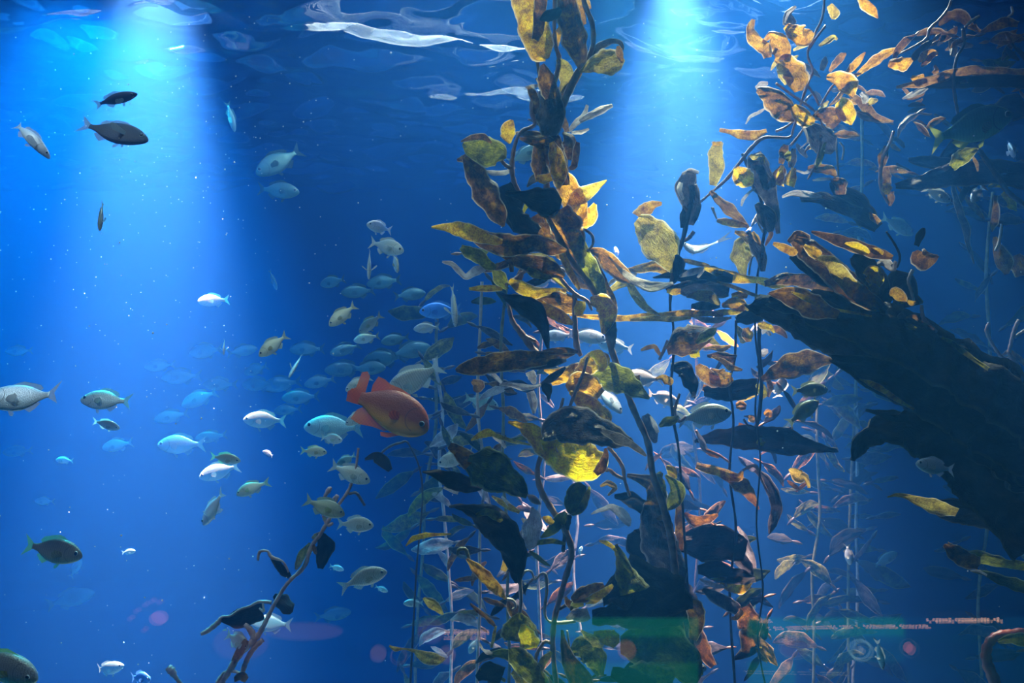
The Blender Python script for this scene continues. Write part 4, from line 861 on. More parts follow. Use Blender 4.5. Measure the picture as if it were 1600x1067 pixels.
D.leaves([
 ('amber', 0, [(1177, 30, 6), (1172, 45, 14), (1178, 62, 20), (1196, 76, 18), (1200, 90, 12)], dict(tilt=.15)),
 ('amber', -.03, [(1192, 66, 5), (1205, 54, 12), (1216, 62, 30), (1224, 78, 30), (1210, 88, 14)], dict(tilt=.1)),
 ('slate', .03, [(1243, 10, 4), (1232, 20, 12), (1234, 34, 22), (1236, 42, 16)], {}),
 ('pale', 0, [(1244, 10, 3), (1232, 20, 5), (1227, 36, 3)], {}),
 ('amber', -.04, [(1228, 40, 10), (1240, 52, 28), (1256, 58, 32), (1270, 48, 12)], dict(tilt=.1)),
 ('amber', -.05, [(1212, 90, 10), (1226, 98, 28), (1238, 112, 38), (1246, 128, 36), (1248, 142, 14)], dict(tilt=.15)),
 ('tan', -.06, [(1215, 100, 4), (1224, 114, 16), (1234, 128, 14)], {}),
 ('brown', -.06, [(1183, 140, 8), (1200, 146, 26), (1216, 160, 34), (1232, 178, 30), (1242, 188, 8)], dict(tilt=.2)),
 ('gold', -.08, [(1240, 165, 10), (1250, 176, 26), (1262, 186, 26), (1274, 188, 10)], dict(tilt=.05)),
 ('pale', -.03, [(1181, 138, 5), (1190, 132, 9), (1200, 130, 4)], {}),
 ('pale', -.02, [(1165, 194, 2), (1172, 182, 5), (1185, 176, 6), (1195, 170, 3)], {}),
 ('amber', -.04, [(1292, 120, 8), (1308, 124, 26), (1325, 136, 32), (1334, 150, 10)], dict(tilt=.1)),
 ('gold', -.04, [(1310, 158, 14), (1320, 168, 30), (1326, 182, 26), (1330, 195, 5)], dict(tilt=.1)),
 ('brown', -.02, [(1270, 186, 6), (1285, 178, 20), (1300, 182, 30), (1312, 192, 26)], {}),
 ('amber', .02, [(1320, 118, 6), (1334, 104, 12), (1344, 92, 10), (1352, 82, 3)], {}),
 ('amber', .05, [(1338, 118, 5), (1358, 102, 14), (1380, 86, 16), (1400, 76, 5)], {}),
 ('brown', .08, [(1296, 112, 4), (1305, 100, 12), (1316, 88, 12), (1322, 84, 4)], {}),
 ('slate', .05, [(1284, 110, 6), (1288, 98, 12), (1290, 88, 3)], {}),
 ('tan', .0, [(1280, 72, 4), (1290, 66, 10), (1302, 58, 9), (1308, 62, 3)], {}),
 ('tan', .1, [(1296, 8, 8), (1304, 20, 16), (1302, 30, 5)], {}),
 ('amber', -.05, [(1124, 203, 5), (1138, 206, 8), (1158, 211, 14), (1178, 212, 14), (1198, 204, 5)], dict(tilt=.1)),
 ('tan', -.02, [(1122, 222, 16), (1118, 240, 22), (1120, 262, 24), (1114, 290, 12)], dict(tilt=.1)),
 ('gold', -.05, [(1120, 221, 14), (1120, 228, 14)], {}),
 ('gold', -.06, [(1150, 262, 8), (1158, 274, 28), (1168, 282, 26), (1176, 288, 6)], {}),
 ('tan', -.07, [(1172, 242, 4), (1180, 246, 10), (1190, 244, 12), (1192, 256, 5)], {}),
 ('slate', -.03, [(1178, 240, 20), (1186, 262, 34), (1194, 285, 32), (1204, 310, 20), (1212, 335, 12), (1216, 365, 6)], dict(tilt=.3)),
 ('slate', .0, [(1176, 245, 8), (1192, 250, 14), (1196, 270, 8)], {}),
 ('brown', -.04, [(1196, 292, 4), (1208, 280, 18), (1220, 268, 16), (1222, 258, 5)], {}),
 ('gold', -.07, [(1222, 258, 6), (1220, 274, 16), (1218, 290, 14)], {}),
 ('gold', -.07, [(1240, 262, 6), (1237, 276, 18), (1232, 290, 18)], {}),
 ('brown', -.05, [(1228, 226, 8), (1224, 238, 16), (1220, 256, 8)], {}),
 ('olive', -.09, [(1233, 236, 4), (1231, 244, 10), (1232, 252, 5)], {}),
 ('slate', .0, [(1240, 232, 6), (1238, 248, 14), (1236, 262, 8)], {}),
 ('rust', -.02, [(1110, 298, 5), (1122, 312, 14), (1138, 326, 18), (1155, 342, 14), (1170, 356, 5)], dict(tilt=.1)),
 ('amber', -.04, [(1120, 344, 5), (1134, 346, 11), (1150, 350, 11), (1168, 352, 5)], {}),
 ('pale', -.04, [(1248, 190, 3), (1258, 205, 5), (1262, 222, 3), (1250, 232, 2)], {}),
 ('pale', -.05, [(1222, 308, 3), (1238, 302, 9), (1262, 304, 10), (1285, 308, 4)], dict(tilt=.1)),
 ('slate', .0, [(1250, 312, 8), (1280, 312, 22), (1310, 322, 26), (1345, 336, 20)], {}),
 ('dark', .02, [(1298, 284, 6), (1312, 300, 26), (1334, 318, 34), (1352, 338, 32), (1372, 356, 16)], dict(tilt=.2)),
 ('amber', -.03, [(1358, 332, 3), (1364, 340, 10), (1374, 348, 7)], {}),
 ('brown', -.02, [(1300, 280, 8), (1312, 288, 22), (1312, 304, 16)], {}),
 ('slate', .0, [(1262, 195, 10), (1276, 210, 34), (1290, 225, 36), (1302, 238, 10)], dict(ruf=.12)),
 ('olive', -.03, [(1290, 222, 4), (1286, 240, 10), (1280, 256, 10), (1274, 266, 3)], {}),
 ('brown', .02, [(1262, 262, 6), (1278, 262, 14), (1298, 266, 14), (1306, 275, 4)], dict(ruf=.12)),
 ('pale', .0, [(1244, 266, 3), (1258, 270, 5), (1272, 264, 5), (1290, 262, 3)], {}),
 ('pale', .0, [(1270, 282, 3), (1285, 280, 6), (1302, 280, 3)], {}),
 ('slate', -.02, [(1182, 318, 6), (1192, 330, 24), (1200, 345, 26), (1205, 362, 8)], dict(ruf=.14)),
 ('pale', -.05, [(1158, 322, 3), (1160, 312, 6), (1170, 300, 5), (1180, 294, 3)], {}),
 ('tan', .02, [(1174, 370, 5), (1160, 382, 30), (1158, 402, 32), (1160, 422, 14), (1162, 440, 5)], dict(tilt=.2)),
 ('amber', -.02, [(1148, 362, 4), (1160, 366, 12), (1172, 378, 14)], {}),
 ('slate', -.02, [(1168, 362, 8), (1180, 382, 20), (1190, 402, 18), (1192, 424, 6)], {}),
 ('amber', -.04, [(1176, 362, 4), (1182, 372, 8), (1188, 382, 3)], {}),
 ('brown', .0, [(1200, 348, 3), (1205, 366, 8), (1196, 384, 4)], {}),
 ('amber', .05, [(1340, -10, 6), (1352, 6, 16), (1364, 16, 16), (1372, 28, 2)], dict(tilt=.1)),
 ('rust', .1, [(1320, 140, 4), (1345, 160, 12), (1370, 185, 12), (1396, 190, 3)], {}),
 ('slate', .1, [(1330, 170, 5), (1350, 182, 14), (1380, 188, 10), (1396, 194, 3)], {}),
 ('pale', .08, [(1345, 145, 5), (1352, 152, 12), (1350, 162, 5)], {}),
 ('tan', .08, [(1356, 165, 5), (1363, 158, 12), (1372, 155, 5)], {}),
 ('gold', -.03, [(1382, 286, 6), (1385, 294, 16), (1386, 304, 8)], {}),
 ('rust', .0, [(1384, 228, 5), (1380, 244, 16), (1378, 256, 12), (1376, 262, 4)], {}),
 ('rust', .0, [(1385, 262, 6), (1384, 276, 16), (1386, 290, 12)], {}),
 ('rust', .0, [(1390, 300, 14), (1392, 312, 10), (1390, 322, 3)], {}),
])
D.stem([(1396, 205, 2), (1390, 225, 3), (1378, 250, 3), (1376, 290, 3), (1388, 318, 2)], 'pink')
D.fill([(1230, 60), (1250, 110), (1260, 160), (1290, 200), (1285, 260)], 16, ['amber', 'brown', 'slate', 'rust', 'tan'], 20, 44, (.05, .45), 7, spread=30)
D.fill([(1330, 130), (1360, 170)], 6, ['rust', 'slate', 'amber'], 20, 40, (.2, .5), 8, spread=20)

# ---- dark blades of the mid right, below the big fronds
G = Plant('giant_kelp', 'dim giant kelp with brown blades beneath the large dark fronds', 3.2, 1180)
G.stem([(1188, 480, 3), (1186, 540, 3), (1190, 600, 3), (1184, 660, 3), (1172, 668, 2), (1162, 655, 2)], 'dark')
G.stem([(1150, 500, 2), (1148, 560, 2), (1140, 600, 2), (1146, 660, 2), (1140, 740, 2), (1150, 830, 2), (1140, 930, 2), (1150, 1090, 2)], 'dark', floor=True)
G.stem([(1160, 735, 2), (1180, 728, 3), (1190, 750, 2), (1203, 776, 2)], 'pink')
G.stem([(1087, 672, 2), (1095, 688, 3), (1100, 702, 3), (1122, 710, 2), (1142, 724, 2)], 'pink')
G.leaves([
 ('brown', -.1, [(1190, 592, 8), (1212, 580, 26), (1238, 570, 38), (1262, 564, 38), (1284, 563, 20), (1308, 564, 2)], dict(tilt=.15, ruf=.02)),
 ('gold', -.05, [(1184, 506, 5), (1192, 508, 14), (1204, 512, 8), (1210, 520, 3)], {}),
 ('amber', 0, [(1166, 512, 8), (1168, 522, 20), (1170, 534, 8)], {}),
 ('olive', .05, [(1150, 510, 6), (1162, 526, 18), (1158, 536, 6)], {}),
 ('pale', .02, [(1190, 520, 5), (1198, 516, 9), (1204, 524, 4)], {}),
 ('pale', .05, [(1184, 552, 4), (1192, 550, 14), (1200, 548, 6)], {}),
 ('amber', -.02, [(1100, 545, 4), (1115, 543, 8), (1128, 545, 11), (1142, 540, 3)], {}),
 ('brown', 0, [(1105, 556, 5), (1125, 556, 14), (1150, 562, 16)], {}),
 ('amber', -.04, [(1112, 556, 4), (1130, 564, 9), (1142, 574, 12), (1160, 578, 3)], {}),
 ('amber', -.03, [(1090, 570, 8), (1100, 582, 20), (1116, 594, 22), (1128, 596, 14)], {}),
 ('amber', -.06, [(1110, 578, 8), (1120, 588, 30), (1132, 592, 28), (1144, 588, 12)], dict(tilt=.1)),
 ('dark', .03, [(1100, 612, 16), (1125, 610, 30), (1155, 608, 34), (1185, 602, 24)], {}),
 ('brown', .05, [(1098, 605, 10), (1120, 612, 20), (1140, 612, 14)], {}),
 ('olive', .02, [(1182, 600, 6), (1190, 606, 16), (1194, 616, 12), (1186, 626, 3)], {}),
 ('rust', .04, [(1198, 588, 4), (1204, 604, 10), (1200, 620, 4)], {}),
 ('amber', .05, [(1150, 634, 8), (1158, 634, 16), (1166, 636, 8)], {}),
 ('gold', .05, [(1170, 652, 8), (1176, 654, 12), (1182, 654, 5)], {}),
 ('amber', .05, [(1194, 648, 8), (1200, 644, 14), (1204, 652, 5)], {}),
 ('amber', .05, [(1154, 662, 5), (1163, 666, 9), (1172, 668, 4)], {}),
 ('dark', -.02, [(1085, 690, 6), (1120, 684, 26), (1165, 684, 40), (1215, 690, 44), (1260, 698, 26), (1310, 704, 4)], dict(tilt=.4)),
 ('gold', -.05, [(1182, 692, 5), (1188, 690, 14), (1194, 694, 6)], {}),
 ('gold', -.04, [(1088, 727, 10), (1104, 732, 14), (1122, 736, 15), (1140, 744, 18), (1155, 746, 12), (1160, 736, 4)], {}),
 ('rust', -.03, [(1140, 742, 16), (1158, 756, 24), (1170, 770, 20), (1178, 784, 10), (1186, 796, 2)], {}),
 ('brown', 0, [(1098, 702, 4), (1112, 708, 10), (1124, 714, 5)], {}),
 ('pale', -.02, [(1088, 672, 3), (1096, 688, 8), (1104, 702, 5)], {}),
 ('slate', .0, [(1180, 734, 6), (1196, 748, 14), (1208, 770, 18), (1214, 795, 16), (1208, 815, 14), (1202, 834, 3)], dict(ruf=.1)),
 ('tan', .0, [(1234, 732, 4), (1242, 738, 16), (1250, 746, 22), (1258, 744, 12), (1264, 762, 3)], dict(ruf=.1)),
 ('brown', .05, [(1070, 800, 5), (1090, 814, 24), (1108, 810, 18), (1122, 804, 5)], {}),
 ('dark', .0, [(1060, 850, 20), (1095, 848, 54), (1130, 850, 58), (1165, 860, 30)], {}),
 ('dark', -.05, [(1090, 890, 10), (1120, 892, 30), (1150, 900, 26), (1180, 905, 10)], {}),
 ('pale', -.05, [(1094, 905, 3), (1106, 912, 8), (1122, 917, 8), (1136, 914, 5)], {}),
 ('slate', -.06, [(1098, 920, 5), (1114, 930, 16), (1132, 940, 20), (1150, 950, 18), (1158, 962, 6)], {}),
 ('amber', -.07, [(1142, 966, 4), (1150, 966, 8), (1158, 958, 8), (1156, 950, 3)], {}),
 ('gold', -.05, [(1110, 904, 3), (1126, 906, 12), (1142, 914, 24), (1158, 914, 30), (1172, 908, 16), (1180, 905, 4)], dict(tilt=.1)),
 ('brown', .0, [(1124, 888, 3), (1138, 896, 8), (1148, 906, 6)], {}),
 ('rust', .02, [(1100, 844, 4), (1112, 848, 8), (1128, 850, 4)], {}),
 ('rust', .02, [(1110, 858, 3), (1126, 862, 7), (1140, 864, 4)], {}),
 ('slate', .05, [(1120, 868, 6), (1145, 868, 22), (1162, 882, 20), (1175, 900, 8)], {}),
 ('pale', .02, [(1152, 822, 4), (1162, 838, 10), (1166, 852, 12), (1174, 870, 10), (1180, 888, 4)], dict(ruf=.25)),
 ('tan', .0, [(1174, 990, 4), (1184, 1000, 12), (1196, 1014, 20), (1206, 1030, 14), (1214, 1040, 3)], {}),
 ('olive', .02, [(1185, 1010, 10), (1196, 1020, 30), (1205, 1030, 20)], {}),
 ('brown', -.02, [(1075, 960, 20), (1085, 990, 30), (1100, 1020, 24), (1115, 1040, 10)], {}),
 ('brown', .05, [(1168, 1020, 20), (1175, 980, 40), (1160, 950, 30)], {}),
])
G.fill([(1150, 500), (1180, 560), (1200, 640), (1230, 700), (1240, 780)], 22, ['brown', 'dark', 'slate', 'olive', 'dark', 'amber'], 26, 60, (.15, .7), 9, spread=50)
G.fill([(1120, 820), (1150, 880), (1170, 950), (1160, 1030)], 14, ['dark', 'slate', 'dark', 'green'], 40, 80, (.05, .5), 10, spread=40)
G.fill([(1050, 700), (1080, 780), (1100, 850)], 8, ['dark', 'brown', 'slate'], 34, 70, (.2, .6), 12, spread=40)

# ---- the huge dark fronds reaching in from the right
Fp = Plant('bull_kelp', 'bundle of huge dark kelp fronds slanting in from the right edge', 2.1, 1660, )
Fp.stem([(1405, 492, 5), (1470, 540, 8), (1560, 610, 11), (1650, 700, 14), (1680, 820, 15), (1680, 1000, 15), (1675, 1120, 15)], 'dark', floor=True)
Fp.leaves([
 ('dark', .00, [(1165, 476, 6), (1200, 482, 44), (1260, 496, 84), (1330, 520, 106), (1410, 555, 120), (1500, 610, 126), (1600, 675, 130), (1680, 730, 110)], dict(tilt=.35, curl=.12, slope=-.2)),
 ('dark', -.04, [(1200, 470, 20), (1260, 482, 40), (1330, 505, 60), (1420, 535, 80), (1510, 585, 84), (1600, 640, 90), (1680, 690, 80)], dict(tilt=-.2, slope=-.2)),
 ('dark', -.02, [(1300, 560, 10), (1360, 580, 50), (1440, 615, 70), (1540, 665, 80), (1660, 740, 80)], dict(tilt=.1, slope=-.2)),
 ('brown', -.05, [(1200, 458, 4), (1225, 460, 24), (1250, 468, 36), (1275, 482, 30), (1310, 492, 12)], dict(tilt=.4)),
 ('gold', -.06, [(1236, 456, 3), (1255, 464, 8), (1275, 474, 8), (1295, 482, 4), (1330, 488, 5), (1362, 494, 3)], {}),
 ('olive', -.07, [(1472, 527, 4), (1490, 537, 9), (1520, 560, 8), (1555, 583, 7), (1590, 606, 6), (1630, 630, 4)], {}),
 ('gold', -.05, [(1343, 592, 2), (1358, 598, 8), (1376, 607, 10), (1398, 622, 8), (1428, 640, 3)], {}),
 ('brown', .06, [(1232, 378, 6), (1246, 366, 14), (1262, 372, 14), (1255, 390, 10)], {}),
 ('brown', .02, [(1240, 374, 14), (1262, 390, 34), (1290, 412, 40), (1320, 440, 42), (1350, 465, 34), (1385, 486, 12)], dict(tilt=.2, curl=.1)),
 ('gold', .0, [(1256, 384, 6), (1268, 392, 20), (1280, 402, 16)], {}),
 ('tan', .0, [(1278, 402, 6), (1298, 410, 22), (1312, 430, 26), (1336, 455, 24), (1366, 470, 10), (1384, 478, 4)], dict(tilt=.1)),
 ('dark', .08, [(1235, 400, 14), (1270, 425, 34), (1310, 450, 34), (1360, 480, 24)], {}),
 ('amber', .0, [(1208, 380, 4), (1222, 386, 12), (1240, 394, 14), (1246, 392, 4)], {}),
 ('brown', .0, [(1268, 362, 4), (1300, 372, 16), (1335, 384, 20), (1365, 394, 20), (1395, 402, 6)], dict(tilt=.2)),
 ('yellow', -.03, [(1320, 380, 4), (1334, 384, 12), (1350, 392, 13), (1358, 396, 4)], {}),
 ('gold', -.03, [(1360, 390, 6), (1370, 393, 10), (1380, 396, 5)], {}),
 ('dark', .02, [(1332, 400, 10), (1352, 418, 36), (1368, 440, 40), (1385, 470, 20)], {}),
 ('yellow', -.03, [(1350, 424, 6), (1362, 424, 22), (1370, 436, 28), (1368, 450, 12)], dict(tilt=.1)),
 ('rust', -.04, [(1362, 445, 6), (1368, 452, 12), (1372, 460, 4)], {}),
 ('pale', .0, [(1370, 412, 4), (1382, 412, 16), (1394, 420, 12), (1400, 408, 4)], {}),
 ('pale', .02, [(1358, 398, 3), (1370, 400, 8), (1376, 392, 5)], {}),
 ('gold', -.03, [(1390, 462, 5), (1400, 458, 16), (1410, 468, 14), (1412, 474, 4)], {}),
 ('dark', .05, [(1385, 470, 20), (1410, 440, 40), (1420, 480, 40)], {}),
 ('gold', -.06, [(1418, 470, 4), (1425, 474, 8), (1432, 472, 4)], {}),
 ('rust', -.06, [(1415, 496, 3), (1428, 494, 6), (1440, 504, 5), (1460, 514, 4)], {}),
 ('olive', -.08, [(1415, 506, 4), (1422, 510, 8), (1432, 514, 4)], {}),
 ('dark', .05, [(1332, 720, 8), (1340, 690, 30), (1370, 668, 46), (1420, 664, 68), (1470, 690, 80), (1520, 735, 78), (1565, 790, 70), (1610, 860, 60)], dict(tilt=.3)),
 ('dark', .06, [(1352, 640, 4), (1380, 648, 14), (1420, 655, 20)], {}),
 ('dark', -.02, [(1510, 700, 20), (1560, 720, 60), (1620, 760, 80), (1680, 800, 80)], {}),
 ('brown', .1, [(1430, 392, 6), (1436, 402, 30), (1448, 406, 36), (1460, 404, 20), (1466, 400, 6)], dict(tilt=.1)),
 ('dark', .0, [(1432, 384, 8), (1440, 366, 14), (1444, 356, 4)], {}),
])
Fp.stem([(1385, 362, 1.5), (1400, 385, 2), (1406, 402, 2), (1402, 418, 1.5)], 'dark')
Fp.stem([(1426, 422, 3), (1420, 438, 3), (1424, 455, 2.5), (1428, 470, 2)], 'pale')
Fp.stem([(1440, 476, 2.5), (1442, 495, 3), (1450, 508, 4), (1464, 518, 2)], 'rust' if 'rust' in SM else 'pink')

# ---- dim kelp at the upper right corner
E = Plant('giant_kelp', 'dim reddish kelp tangle in the upper right corner', 3.0, 1500)
E.stem([(1492, -40, 2), (1485, 5, 2), (1470, 28, 2), (1453, 45, 2.5), (1448, 60, 2.5), (1430, 72, 2), (1408, 83, 1.5)], 'pink')
E.stem([(1505, 45, 3), (1506, 70, 2.5), (1495, 90, 2.5), (1490, 120, 2.5), (1492, 150, 2.5), (1498, 185, 2)], 'dark')
E.stem([(1530, 25, 2), (1518, 33, 2.5), (1508, 42, 2)], 'pale')
E.stem([(1580, 10, 1.5), (1582, 20, 2), (1575, 26, 1.5)], 'pale')
E.stem([(1514, 218, 3), (1530, 235, 4), (1555, 270, 4), (1575, 300, 4), (1600, 320, 4), (1630, 350, 4), (1640, 600, 4), (1630, 1100, 4)], 'dark', floor=True)
E.stem([(1565, 350, 2), (1562, 375, 2.5), (1555, 392, 2)], 'pale')
E.stem([(1545, 505, 2.5), (1542, 518, 3), (1552, 540, 2.5), (1566, 560, 3)], 'pink')
E.stem([(1592, 500, 3), (1585, 515, 3), (1580, 535, 3), (1576, 552, 3)], 'pink')
E.stem([(1610, 510, 2.5), (1595, 520, 2.5), (1584, 528, 2.5)], 'pink')
E.stem([(1576, 552, 3), (1585, 565, 4), (1594, 574, 2)], 'pink')
E.leaves([
 ('rust', 0, [(1400, 136, 4), (1440, 130, 12), (1480, 118, 16), (1520, 110, 12), (1560, 116, 18), (1620, 122, 22)], {}),
 ('dark', -.03, [(1420, 134, 5), (1460, 130, 14), (1510, 128, 18), (1570, 126, 18), (1640, 132, 18)], {}),
 ('amber', 0, [(1388, 104, 5), (1400, 98, 20), (1414, 98, 22), (1426, 92, 6)], {}),
 ('amber', .02, [(1424, 120, 4), (1434, 124, 12), (1444, 118, 6)], {}),
 ('amber', .0, [(1436, 96, 5), (1446, 86, 16), (1458, 82, 14), (1466, 84, 4)], {}),
 ('brown', .0, [(1440, 104, 4), (1450, 92, 12), (1462, 82, 6)], {}),
 ('rust', .03, [(1458, 116, 6), (1466, 110, 12), (1460, 102, 4)], {}),
 ('rust', .02, [(1468, 40, 5), (1482, 26, 20), (1500, 28, 26), (1515, 40, 18), (1526, 48, 6)], {}),
 ('amber', .0, [(1512, 44, 5), (1520, 46, 12), (1532, 50, 8)], {}),
 ('brown', .0, [(1532, 52, 5), (1550, 44, 14), (1570, 36, 18), (1590, 40, 10)], {}),
 ('slate', .05, [(1484, 60, 4), (1492, 74, 16), (1488, 88, 6)], {}),
 ('slate', .05, [(1478, 45, 3), (1474, 58, 8), (1465, 72, 4)], {}),
 ('pale', .05, [(1410, 155, 3), (1425, 148, 9), (1440, 142, 10), (1450, 138, 3)], {}),
 ('olive', -.1, [(1528, 232, 4), (1514, 238, 22), (1500, 248, 26), (1488, 262, 10)], dict(tilt=.1)),
 ('olive', -.1, [(1490, 216, 3), (1502, 220, 10), (1512, 218, 4)], {}),
 ('rust', .0, [(1500, 130, 3), (1530, 122, 10), (1560, 120, 8)], {}),
 ('amber', .05, [(1520, 245, 3), (1526, 255, 6), (1528, 268, 2)], {}),
 ('slate', .1, [(1488, 288, 3), (1494, 320, 16), (1505, 350, 18), (1512, 385, 10), (1522, 412, 3)], {}),
 ('brown', .1, [(1555, 305, 4), (1552, 330, 18), (1550, 350, 14), (1550, 362, 3)], {}),
 ('olive', .1, [(1545, 292, 5), (1565, 286, 14), (1588, 284, 16), (1610, 296, 12)], {}),
 ('olive', .1, [(1568, 300, 6), (1580, 315, 26), (1590, 328, 10)], {}),
 ('dark', .05, [(1400, 290, 8), (1440, 285, 24), (1490, 272, 40), (1550, 268, 44), (1620, 275, 40)], {}),
 ('dark', .15, [(1420, 250, 8), (1460, 255, 26), (1510, 268, 30), (1540, 280, 14)], {}),
 ('rust', .05, [(1555, 370, 6), (1560, 390, 26), (1570, 412, 28), (1575, 428, 8)], {}),
 ('brown', .1, [(1588, 398, 10), (1594, 415, 30), (1600, 430, 20)], {}),
 ('slate', .15, [(1600, 250, 6), (1590, 262, 18), (1575, 272, 4)], {}),
 ('brown', .0, [(1566, 556, 4), (1580, 552, 14), (1592, 560, 12), (1606, 572, 8)], {}),
 ('dark', .3, [(1470, 250, 10), (1540, 190, 50), (1600, 160, 40)], {}),
])
E.fill([(1440, 60), (1520, 60), (1590, 60)], 14, ['rust', 'dark', 'slate', 'brown'], 26, 60, (0, .2), 21, spread=30)
E.fill([(1400, 150), (1440, 180), (1480, 200)], 14, ['rust', 'slate', 'brown', 'dark'], 18, 44, (.0, .5), 22, spread=34)
E.fill([(1410, 230), (1430, 280), (1480, 300), (1540, 280)], 14, ['dark', 'rust', 'slate', 'dark'], 24, 60, (.1, .8), 23, spread=34)
E.fill([(1540, 90), (1590, 110), (1600, 160)], 9, ['slate', 'dark', 'green'], 30, 60, (.0, .5), 24, spread=34)

# ---- right lower fronds
J = Plant('bull_kelp', 'dark pointed fronds with a curved red stalk, bottom right', 2.3, 1620)
J.stem([(1562, 1100, 9), (1552, 1060, 9), (1541, 1030, 8), (1545, 1005, 7), (1560, 993, 7), (1580, 990, 7), (1610, 990, 7), (1640, 1020, 8), (1650, 1100, 9)], 'red', floor=True)
J.leaves([
 ('tan', -.02, [(1386, 776, 3), (1400, 773, 5), (1416, 775, 9), (1440, 784, 18), (1470, 794, 24), (1495, 800, 14)], dict(tilt=.1)),
 ('dark', .0, [(1440, 785, 10), (1480, 796, 34), (1530, 806, 44), (1590, 815, 48), (1660, 825, 40)], dict(tilt=.3)),
 ('green', .05, [(1510, 742, 8), (1530, 756, 22), (1555, 775, 26), (1575, 790, 8)], {}),
 ('dark', .04, [(1520, 750, 8), (1545, 780, 26), (1570, 810, 30)], {}),
 ('brown', -.02, [(1478, 850, 10), (1490, 862, 24), (1508, 874, 28), (1530, 880, 20)], {}),
 ('olive', .0, [(1504, 884, 6), (1520, 874, 20), (1545, 876, 22), (1575, 884, 16), (1620, 888, 16)], {}),
 ('green', .05, [(1516, 892, 3), (1535, 895, 8), (1560, 905, 16), (1590, 915, 20), (1620, 925, 14)], {}),
 ('pale', .02, [(1516, 892, 2), (1528, 892, 4), (1542, 899, 3)], {}),
 ('olive', -.04, [(1560, 1003, 6), (1580, 998, 14), (1600, 1000, 20), (1625, 1006, 20)], {}),
 ('pale', -.05, [(1588, 1018, 3), (1596, 1016, 5), (1610, 1014, 5)], {}),
])

# ---- broken stem, lower left
I = Plant('broken_kelp', 'thin leafless pinkish kelp stem slanting up at the lower left', 2.9, 345)
I.stem([(560, 700, 2), (555, 735, 2), (545, 765, 2.5), (528, 790, 2.5), (512, 815, 3), (500, 835, 3), (486, 855, 3.5), (475, 885, 3.5), (455, 905, 3), (443, 920, 3), (428, 945, 3), (418, 965, 3.5), (408, 985, 4), (395, 1002, 5), (375, 1020, 6), (360, 1045, 5), (345, 1068, 5), (335, 1090, 5)], 'pink', floor=True)
I.stem([(410, 1000, 4), (395, 1015, 4), (384, 1035, 4), (376, 1060, 4)], 'pink')
I.stem([(382, 975, 3), (392, 985, 5), (398, 998, 5)], 'pink')
I.stem([(315, 990, 3), (325, 985, 4), (340, 973, 4), (347, 964, 2.5), (360, 962, 2), (375, 952, 2), (390, 947, 2), (405, 940, 2.5), (424, 941, 3)], 'pink')
I.stem([(403, 875, 2), (406, 862, 2.5), (418, 861, 2), (424, 870, 3), (440, 876, 1.8), (447, 885, 1.8), (451, 894, 1.5)], 'pink')
I.stem([(506, 778, 2), (514, 765, 4), (518, 762, 2)], 'pink')
I.stem([(520, 780, 2), (527, 775, 3), (524, 785, 2)], 'pink')
I.stem([(545, 772, 2), (556, 770, 2.5), (564, 780, 2.5), (570, 790, 2)], 'dark')
I.stem([(505, 805, 3), (512, 820, 3), (520, 817, 2)], 'pink')
I.stem([(340, 1066, 4), (352, 1050, 2.5), (370, 1050, 2.5), (385, 1060, 2)], 'pink')
I.stem([(410, 940, 1.5), (412, 955, 2), (405, 950, 1.5)], 'pale')
I.leaves([
 ('rust', -.02, [(484, 848, 3), (474, 862, 11), (466, 880, 10), (462, 890, 3)], {}),
 ('rust', .0, [(500, 832, 3), (494, 838, 8), (488, 842, 4)], {}),
 ('dark', .02, [(498, 832, 8), (508, 850, 26), (504, 870, 22), (500, 888, 8)], {}),
 ('rust', -.01, [(490, 850, 3), (491, 858, 7), (494, 866, 3)], {}),
 ('dark', .02, [(422, 868, 4), (436, 882, 16), (446, 894, 16), (452, 902, 4)], {}),
 ('dark', .02, [(346, 970, 6), (365, 970, 26), (390, 960, 34), (410, 958, 26)], {}),
 ('dark', .02, [(428, 930, 6), (440, 940, 24), (450, 952, 24), (455, 958, 6)], {}),
 ('rust', -.02, [(385, 1000, 8), (380, 1010, 14), (368, 1028, 12), (362, 1040, 4)], {}),
 ('dark', .05, [(570, 718, 4), (585, 712, 14), (600, 722, 20), (610, 735, 8)], {}),
 ('rust', .05, [(345, 967, 3), (340, 974, 8), (334, 980, 3)], {}),
 ('pale', 0, [(348, 985, 2), (354, 984, 4)], {}),
 ('rust', -.02, [(366, 1062, 6), (376, 1056, 14), (386, 1062, 8)], dict(ruf=.2)),
])
I2 = Plant('broken_kelp', 'short reddish stump of kelp at the bottom edge, left', 2.9, 280)
I2.stem([(262, 1042, 5), (268, 1048, 6), (276, 1060, 3), (285, 1072, 3), (300, 1100, 3)], 'pink', floor=True)
I3 = Plant('broken_kelp', 'bare dark twig high behind the orange damselfish belly', 3.3, 640, floor=True)
I3.stem([(590, 715, 2), (605, 700, 2), (625, 692, 2), (640, 696, 1.5), (660, 760, 1.5), (650, 900, 1.5), (640, 1090, 2)], 'dark', floor=True)

